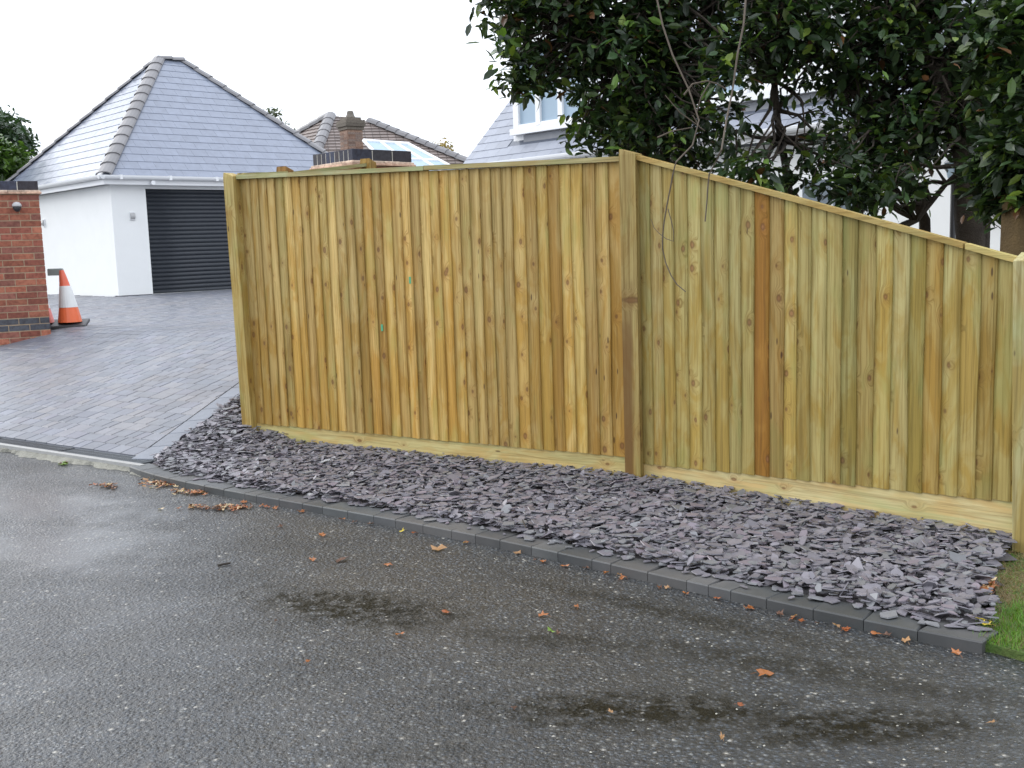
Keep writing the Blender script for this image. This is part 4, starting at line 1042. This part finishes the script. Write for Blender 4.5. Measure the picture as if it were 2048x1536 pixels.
def laurel(name, base, label, blobs, trunks, twigs, seed, nobj, dens=.26):
    rs = np.random.default_rng(seed); rd = random.Random(seed)
    T = empty(name, base, label, 'tree', 'laurel trees behind the fence')
    Cs = np.vstack([blob(int(nn*dens), hy(px, py, Y), (r[0], r[1]*.62, r[2]), rs) for (px, py, Y, r, nn) in blobs])
    # keep the foliage off the fence's own volume
    keep = []
    for c in Cs:
        sd1 = (c[:2]-P1[:2])@n12[:2]; sd2 = (c[:2]-P2[:2])@n23[:2]
        keep.append(not (max(sd1, sd2) > -.22 and c[2] < 2.25) and c[2] > .9)
    Cs = Cs[np.array(keep)]
    V, tn, org = leaf_arrays(Cs, rs)
    P_ = np.array([proj(o) for o in org]); infr = (P_[:, 0] > 900) & (P_[:, 0] < 2048) & (P_[:, 1] > 0) & (P_[:, 1] < 520)
    sc = P_[:, 2]+np.where(infr, 0, 50); bigl = np.argsort(sc)[:nobj]; m = np.zeros(len(V), bool); m[bigl] = True
    tag(link('foliage', leaf_mesh('foliage', V[~m], tn[~m]), T), kind='stuff')
    for i in bigl: link('leaf', leaf_mesh('leaf', V[i:i+1]-org[i], tn[i:i+1]), T, org[i])
    br = MB(); tips = []
    for (pts, r_) in trunks:
        mb = MB(); P = [np.array(p, float) for p in pts]; fine = []
        for i in range(len(P)-1):
            for f in np.linspace(0, 1, 4)[:-1]: fine.append(P[i]+(P[i+1]-P[i])*f+np.array([rd.uniform(-1, 1), rd.uniform(-1, 1), 0])*.012)
        fine.append(P[-1]); rad = [r_*(1-.7*i/len(fine)) for i in range(len(fine))]
        mb.tube(fine, rad, 9); build(mb, 'trunk', BARK, T, smooth=True); tips += fine[len(fine)//2:]
    tips = np.array(tips)
    for c in Cs[rs.permutation(len(Cs))[:900]]:
        a = tips[np.argmin(np.linalg.norm(tips-c, axis=1)+rs.random(len(tips))*.5)]
        mid = (a+c)/2+rs.normal(0, .07, 3)+np.array([0, 0, .05]); L = np.linalg.norm(c-a)
        br.tube([a, (a+mid)/2+rs.normal(0, .02, 3), mid, (mid+c)/2+rs.normal(0, .03, 3), c], [.012+.006*L, .009+.004*L, .008, .005, .003], 4, cap=False)
    tag(build(br, 'branches', BARK, T), kind='stuff')
    for pts, r_ in twigs:
        P = [np.array(p, float) for p in pts]
        mb = MB(); mb.tube(P, [r_*(1-.5*i/len(P)) for i in range(len(P))], 5); build(mb, 'twig', TWIG, T)
    return T
tb = hy(1330, 480, 7.6)
g0 = lambda px, Y: np.array([hy(px, 600, Y)[0], Y, 0.])
def pt(px, py, Y): return hy(px, py, Y)
def pf(px, py): return hplane(px, py, P2, P3)+n23*.075
laurel('laurel_tree', (tb[0], 7.6, 0), 'dark glossy laurel tree overhanging the middle fence post, with dead stems hanging down', [
    (1120, 40, 7.2, (.42, .75, .36), 330), (1250, 140, 7.2, (.42, .8, .40), 560), (1060, -50, 7.2, (.42, .6, .30), 260), (1035, 110, 7.0, (.12, .25, .20), 60),
    (1010, 20, 7.0, (.16, .3, .22), 70), (1400, 50, 7.3, (.55, .8, .42), 560), (1250, -60, 7.3, (.8, .8, .4), 520), (1180, 275, 7.0, (.15, .25, .09), 30), (1040, 170, 7.0, (.07, .2, .09), 24),
    (1320, 260, 7.0, (.32, .5, .24), 230), (1420, 310, 6.9, (.2, .3, .18), 70), (1330, -230, 7.3, (1.4, 1.0, .6), 350), (1455, 170, 6.5, (.18, .2, .30), 90), (1240, 250, 7.3, (.28, .6, .18), 170), (1095, 150, 7.2, (.14, .3, .10), 50)],
    [([g0(1290, 7.6), pt(1300, 400, 7.6), pt(1280, 200, 7.4), pt(1180, 40, 7.2)], .06), ([g0(1340, 7.7), pt(1345, 380, 7.7), pt(1390, 160, 7.5), pt(1420, -40, 7.3)], .07), ([g0(1310, 7.5), pt(1330, 330, 7.4), pt(1330, 150, 7.3), pt(1300, -80, 7.2)], .05)],
    [([pt(1310, -20, 6.2), pt(1325, 50, 6.15), pt(1345, 110, 6.1), pt(1378, 180, 6.05), pt(1398, 240, 6.0), pt(1385, 290, 5.9), pf(1368, 325), pf(1362, 348), pf(1357, 375), pf(1350, 410), pf(1344, 445), pf(1341, 475), pf(1341, 497), pf(1347, 524), pf(1358, 550), pf(1370, 568), pf(1387, 582)], .0055),
     ([pf(1352, 418), pf(1358, 440), pf(1363, 462), pf(1363, 482), pf(1348, 477), pf(1334, 466), pf(1324, 455), pf(1318, 438)], .0028),
     ([pt(1493, -20, 6.1), pt(1487, 50, 6.0), pt(1475, 110, 5.95), pt(1465, 180, 5.9), pt(1453, 240, 5.8), pt(1443, 300, 5.6), pf(1434, 350), pf(1431, 380), pf(1430, 400), pf(1426, 443)], .0065),
     ([pt(1368, 190, 6.1), pt(1385, 168, 6.1), pt(1415, 162, 6.1), pt(1435, 168, 6.1), pt(1452, 178, 6.1)], .006),
     ([pt(1420, 165, 6.15), pt(1402, 195, 6.15), pt(1393, 225, 6.15)], .005),
     ([pt(1315, 275, 6.2), pt(1345, 262, 6.2), pt(1385, 255, 6.2)], .005),
     ([pt(1385, 230, 6.2), pt(1400, 255, 6.2), pt(1410, 262, 6.2)], .004),
     ([pt(1395, 250, 6.2), pt(1360, 225, 6.2), pt(1330, 190, 6.2)], .004)], 11, 150)
laurel('laurel_tree', (3.1, 7.0, 0), 'larger dark laurel tree with thick black trunks above the low end of the fence', [
    (1640, 40, 7.0, (.55, .8, .36), 430), (1800, 110, 7.0, (.48, .8, .42), 520), (1980, 60, 6.8, (.55, .8, .5), 600), (1720, -80, 7.0, (.9, .8, .4), 520), (2035, 225, 6.6, (.24, .6, .29), 330),
    (1560, 130, 6.9, (.24, .3, .16), 80), (1700, 230, 6.9, (.22, .4, .16), 90), (1850, 240, 6.7, (.30, .5, .16), 190), (1570, 345, 6.4, (.24, .3, .07), 44), (1690, 345, 6.4, (.22, .3, .09), 60),
    (1815, 372, 6.0, (.10, .15, .07), 26), (1500, 350, 6.4, (.12, .2, .14), 40), (2090, 200, 6.6, (.5, .7, .6), 300), (1545, 20, 6.6, (.3, .4, .3), 140), (1800, -260, 7, (1.5, 1., .6), 350), (1930, 200, 6.9, (.34, .6, .3), 260), (1740, 290, 6.8, (.14, .3, .14), 60), (1760, 385, 6.2, (.10, .2, .05), 24), (1800, 330, 6.6, (.16, .3, .12), 80), (1720, 380, 6.5, (.2, .25, .08), 70), (1640, 310, 6.7, (.2, .3, .08), 50)],
    [([g0(1935, 6.6), pt(1940, 470, 6.6), pt(1935, 330, 6.6), pt(1880, 150, 6.7), pt(1800, 0, 6.8)], .105), ([g0(1950, 6.75), pt(1962, 420, 6.75), pt(2000, 250, 6.8), pt(2020, 50, 6.8)], .075), ([g0(1720, 7.0), pt(1715, 430, 7), pt(1750, 280, 7), pt(1790, 60, 7)], .05),
     ([g0(1600, 7.0), pt(1590, 420, 7), pt(1560, 280, 7), pt(1540, 100, 7), pt(1600, -40, 7)], .035), ([g0(1860, 6.8), pt(1850, 440, 6.8), pt(1800, 330, 6.9), pt(1700, 180, 7)], .045), ([pt(1770, 470, 6.6), pt(1830, 440, 6.6), pt(1930, 330, 6.6)], .03)],
    [], 23, 150)
# stout brown trunk right of them
rt_ = empty('tree_trunk', (hy(2030, 470, 5.4)[0], 5.4, 0), 'brown mossy tree trunk behind the right end post of the fence', 'tree')
mb = MB(); a = hy(2034, 470, 5.4); mb.tube([(a[0], 5.4, -.1), (a[0], 5.4, .8), (a[0]+.005, 5.4, 1.6), (a[0]+.06, 5.55, 1.9), (a[0]+.12, 5.8, 2.3)], [.10, .085, .08, .03, .015], 12)
build(mb, 'trunk', plain('mossy_bark', (.10, .065, .025), .9, .35, 10, .8, .01), rt_, smooth=True)
rs = np.random.default_rng(5); V, tn, og = leaf_arrays(np.vstack([blob(330, hy(2055, 335, 5.5), (.2, .3, .2), rs), blob(200, hy(2075, 120, 5.6), (.3, .4, .4), rs)]), rs)
tag(link('foliage', leaf_mesh('foliage', V, tn*.8), rt_), kind='stuff')
# lantern seen through the leaves
ln = hy(1908, 338, 8.6); lt = empty('garden_lantern', ln, 'small grey glazed lantern seen through the laurel leaves', 'lamp')
mb = MB(); mb.lathe([(.05, -.07), (.075, .04), (.08, .05)], ln, 6, (1, 1, 1)); build(mb, 'glass', GLASSL, lt)
mb = MB(); mb.lathe([(.085, .05), (.04, .10), (.01, .12)], ln, 6); build(mb, 'cap', LEAD, lt)
mb = MB(); mb.tube([(ln[0]+.0, ln[1], 0), (ln[0], ln[1], ln[2]-.07)], .022, 8); build(mb, 'post', BLACK, lt)

def small_tree(name, px, py, Y, r, nclu, label, cols=None, size=(.14, .24), seed=1, lumps=7):
    rs = np.random.default_rng(seed); c = hy(px, py, Y); T = empty(name, (c[0], c[1], .5), label, 'tree')
    Cs = [blob(nclu//2, c, np.array(r)*.8, rs)]
    for _ in range(lumps):
        cc = blob(1, c, r, rs, .8)[0]; Cs.append(blob(nclu//(2*lumps), cc, np.array(r)*.38, rs))
    V, tn, og = leaf_arrays(np.vstack(Cs), rs, 10, size, .2, cols)
    tag(link('crown', leaf_mesh('crown', V, tn), T), kind='stuff')
    mb = MB(); mb.tube([(c[0], c[1], .3), (c[0]+.05, c[1], (c[2]+.3)/2), (c[0], c[1], c[2])], [.16, .11, .05], 8); build(mb, 'trunk', BARK, T, smooth=True)
dk = lambda p, n: np.where(p[:, None] < .5, np.array([[.030, .060, .030]]), np.array([[.045, .075, .04]]))
small_tree('evergreen_tree', -20, 300, 27, (1.15, 1.2, 1.0), 700, 'dark blue green tree left of the garage roof', dk, seed=31)
small_tree('shrub', 5, 335, 25.5, (.5, .6, .5), 200, 'bright green shrub low beside the garage roof, left of frame', lambda p, n: np.where(p[:, None] < .5, np.array([[.07, .13, .02]]), np.array([[.05, .10, .02]])), seed=32)
small_tree('distant_tree', 552, 268, 42, (.55, .8, .72), 200, 'grey green treetop showing over the right slope of the garage roof', lambda p, n: np.tile([[.10, .12, .08]], (n, 1)), seed=33)
small_tree('autumn_tree', 880, 330, 44, (1.0, 1.0, .65), 330, 'yellow brown autumn treetop at the end of the brown roof', lambda p, n: np.where(p[:, None] < .6, np.array([[.34, .25, .09]]), np.array([[.22, .18, .06]])), seed=34)

# ------------------------------------------------------------------ cones
def cone(px, py, label, h=.66, r=.145, flag=True, sc=1., colr=(1.0, .20, .07), yy=None):
    b = hsurf(px, py, zdrive); b = hy(px, py, yy) if yy else b
    b[2] = zdrive(b[0], b[1]); K = empty('traffic_cone', b, label, 'traffic cone', 'traffic cones by the brick pillar')
    slope = np.array([DN[0], DN[1], 0])
    mb = MB(); cc = b+np.array([0, 0, .028]); a = math.radians(12)
    ux = np.array([math.cos(a), math.sin(a), 0]); uy = np.array([-ux[1], ux[0], .18]); mb.box(cc, (.40*sc, .34*sc, .035), ax=[ux, uy, Z], bevel=.008); build(mb, 'base', BLACK, K)
    def rr(z): return (r*(1-z/h)+.028*(z/h))*sc
    segs = [('body', 0.03, .21, colr), ('sleeve', .21, .47, (.92, .94, .93)), ('tip', .47, h, (.95, .19, .10))]
    for nm, z0, z1, col in segs:
        mb = MB(); e = .003 if nm == 'sleeve' else 0
        pr = [(rr(z0)+e, z0), (rr((z0+z1)/2)+e+random.uniform(-.002, .002), (z0+z1)/2), (rr(z1)+e, z1)]
        V = MB().lathe([(q, z) for q, z in pr], b+np.array([0, 0, .02]), 22, col); mb = V
        mb.v = [tuple(np.array(v)+np.array([-.05, 0, 0])*((v[2]-b[2])/h)**2) for v in mb.v]     # the tip leans a little
        build(mb, nm, ORANGE, K, smooth=False)
    if flag:
        mb = MB(); t_ = b+np.array([-.05, 0, h-.01]); mb.box(t_+np.array([-.075, 0, .01]), (.17, .06, .085), ax=[np.array([1, .1, 0]), np.array([-.1, 1, 0]), Z], bevel=.008); build(mb, 'head', GREY, K)
    return K
cone(141, 652, 'orange traffic cone with white sleeve and grey lump on its tip beside the brick pillar')
cc2 = cone(84, 645, 'faded pink traffic cone mostly hidden behind the brick pillar', flag=False, colr=(1., .30, .26), yy=12.95, sc=1.05)

# ------------------------------------------------------------------ fallen leaves, twigs, loose stones
def fallen(kind, col, size):
    mb = MB(); rd = random; n = {'maple': 10, 'oval': 8}[kind]; V = [(0, 0, .006)]
    for i in range(n):
        a = 2*math.pi*i/n; r = size*(((1.0 if i % 2 == 0 else .66)*rd.uniform(.75, 1.1)) if kind == 'maple' else (1 if i % 4 == 0 else .62 if i % 2 else .42))*rd.uniform(.8, 1.1)
        V.append((r*math.cos(a)*1.1, r*math.sin(a)*.8, rd.uniform(.001, .018)*(r/size)))
    mb.add(V, [[0, i+1, (i+1) % n+1] for i in range(n)], col)
    mb.add([(-size*.9, -.001, .008), (-size*1.5, 0, .003), (-size*1.5, .002, .003), (-size*.9, .001, .008)], [[0, 1, 2, 3]], tuple(x*.6 for x in col)); return mb
LC = {'orange': (.34, .12, .035), 'brown': (.11, .05, .028), 'rust': (.28, .08, .022), 'tan': (.36, .20, .09), 'yellow': (.62, .48, .05), 'green': (.14, .24, .03), 'pale': (.55, .42, .25)}
def put_leaf(px, py, colr, label, size=.03, z=.004, kind='maple', group=None):
    p = hz(px, py, z); o = link('fallen_leaf', fallen(kind, LC[colr], size).mesh('fallen_leaf', DEAD), None, p)
    o.rotation_euler = (random.uniform(-.2, .2), random.uniform(-.2, .2), random.uniform(0, 6.28)); return tag(o, label, 'leaf', group)
put_leaf(1298, 1152, 'yellow', 'bright yellow oval leaf lying against the kerb below the middle fence post', .035, kind='oval')
put_leaf(1965, 1240, 'yellow', 'crumpled yellow leaf at the corner where slate, kerb and grass meet', .035, z=.06)
put_leaf(1972, 1250, 'yellow', 'second yellow leaf beside the crumpled one at the corner of the slate bed', .022, z=.055)
put_leaf(804, 1063, 'yellow', 'small yellow leaf on the road below the left half of the fence', .018)
put_leaf(640, 1024, 'yellow', 'small yellow leaf touching the foot of the kerb left of centre', .016)
put_leaf(1100, 1110, 'yellow', 'tiny yellow leaf just off the kerb at mid picture', .014)
put_leaf(1102, 1264, 'green', 'small green leaf lying alone on the open road', .020, kind='oval')
put_leaf(876, 1099, 'tan', 'curled tan leaf on the road nearest the kerb in mid picture', .042)
put_leaf(682, 1121, 'brown', 'dark red brown leaf on the open road left of centre', .040)
put_leaf(625, 1120, 'orange', 'small orange leaf just left of the dark red brown leaf', .026)
put_leaf(645, 1071, 'orange', 'flat orange leaf alone between the kerb and the dark red brown leaf', .030)
put_leaf(560, 1054, 'brown', 'small dark leaf on the road right of the leaf drift', .024)
put_leaf(1530, 1349, 'orange', 'pale orange stalk like leaf low right on the road', .035)
put_leaf(800, 1270, 'orange', 'pinkish orange leaf at the lower edge of the mossy patch', .022)
put_leaf(893, 1226, 'rust', 'brown leaf at the right end of the mossy road patch', .024)
put_leaf(1085, 1231, 'orange', 'ragged orange leaf on the road above the green leaf', .026)
put_leaf(1152, 1215, 'orange', 'small orange leaf right of the ragged one', .018)
put_leaf(775, 1130, 'orange', 'curled orange leaf alone on the road left of centre', .024)
for i in range(46):       # drifted along the gutter
    s_ = random.uniform(1.0, KL-.05); q = kerb(s_)-np.array([-kerbt(s_)[1], kerbt(s_)[0]])*random.uniform(.012, .06)**1.0
    x, y, _ = proj((q[0], q[1], .004)); put_leaf(x, y, random.choice(['orange', 'rust', 'brown', 'orange', 'orange', 'tan']), 'small brown or orange fallen leaf drifted along the foot of the kerb', random.uniform(.012, .026), group='leaves drifted along the kerb')
for i in range(13):
    x, y = random.uniform(550, 2000), random.uniform(1090, 1500)
    q = hz(x, y, 0)
    if min(np.linalg.norm(q[:2]-kerb(s_)) for s_ in np.linspace(0, KL, 30)) < .1 or y < 1090+.22*(x-1000): continue
    put_leaf(x, y, random.choice(['orange', 'rust', 'brown', 'tan']), 'tiny brown fallen leaf scattered on the open road', random.uniform(.008, .015), group='leaves scattered on the road')
for k_, (px0, py0, n_l, sx, sy, lb) in enumerate(((320, 968, 70, 38, 9, 'drift of dead brown leaves at the kerb where the driveway meets the slate'), (440, 1016, 80, 75, 5, 'long streak of wet rust coloured leaves on the road below the left fence post'),
                                                (385, 985, 40, 40, 5, 'small drift of brown leaves between the kerb and the long streak'), (215, 972, 26, 22, 6, 'thin scatter of tan leaves near the end of the drainage channel'), (125, 928, 14, 9, 3, 'green brown leaf clump against the channel mortar'), (1985, 1262, 70, 22, 20, 'brown leaf litter at the corner between kerb end and grass'), (1975, 1200, 40, 10, 18, 'orange brown leaves caught between slate edge and grass'))):
    mb = MB(); c = hz(px0, py0, .004)
    for _ in range(n_l):
        p = hz(px0+random.gauss(0, sx*.5), py0+random.gauss(0, sy*.5), .004)
        lf = fallen(random.choice(['maple', 'oval']), LC[random.choice(['rust', 'orange', 'brown', 'brown', 'tan', 'pale'] if k_ != 4 else ['green', 'brown'])], random.uniform(.012, .03)); a = random.uniform(0, 6.28)
        off = p+np.array([0, 0, random.uniform(-.003, .006)+(.05 if k_ == 6 else .0)]); tl_ = random.uniform(-.5, .5)
        V = [np.array([v[0]*math.cos(a)-v[1]*math.sin(a), v[0]*math.sin(a)+v[1]*math.cos(a), abs(v[2]+v[0]*tl_*.4)])+off for v in lf.v]
        mb.v += [tuple(v) for v in V]; mb.f += [[i+mb.n for i in f] for f in lf.f]; mb.t += lf.t; mb.n += len(V)
    tag(build(mb, 'leaf_litter', DEAD, wloc=c), lb, 'dead leaves', kind='stuff')
def stick(pxs, r, label, z=.008):
    P = [hz(x, y, z) for x, y in pxs]; mb = MB(); mb.tube(P, [r*(1-.3*i/len(P)) for i in range(len(P))], 6, (.3, .3, .3)); tag(build(mb, 'twig', TWIG, wloc=P[0]), label, 'twig')
stick([(436, 1131), (448, 1128), (461, 1126)], .006, 'short black twig lying on the road at lower left of the slate bed')
stick([(1045, 1040), (1052, 1056)], .004, 'thin brown twig lying on the slate edge', z=.1)
mb = MB(); ico = [(0, 0, 1), (.9, 0, .2), (.28, .85, .2), (-.72, .53, .2), (-.72, -.53, .2), (.28, -.85, .2), (0, 0, -.4)]
icf = [[0, 1, 2], [0, 2, 3], [0, 3, 4], [0, 4, 5], [0, 5, 1], [6, 2, 1], [6, 3, 2], [6, 4, 3], [6, 5, 4], [6, 1, 5]]
for i in range(420):
    x = random.uniform(0, 2048) if i % 3 else random.uniform(1200, 2048); y = random.uniform(1000, 1536) if i % 3 else random.uniform(1180, 1536)
    p = hz(x, y, 0)
    if dd(p[0], p[1]) > -.25 or y < ft_y(x)+12 if False else False: continue
    ky = np.interp(x, [a for a, _ in ft_px], [b for _, b in ft_px])
    if y < ky+14: continue
    s_ = random.choice([.0025, .003, .0035, .0045, .006]); g = random.uniform(.25, .8); wt = (g*.55, g*.53, g*.45)
    a = random.uniform(0, 6.28); mb.add([(p[0]+s_*(v[0]*math.cos(a)-v[1]*math.sin(a)*.7), p[1]+s_*(v[0]*math.sin(a)+v[1]*math.cos(a)*.7), .001+s_*.6*max(v[2], -.2)) for v in ico], icf, wt)
tag(build(mb, 'loose_grit', plain('grit', (1, 1, 1), .7, .05, 10)), 'pale loose grit scattered over the wet asphalt', 'gravel', kind='stuff')
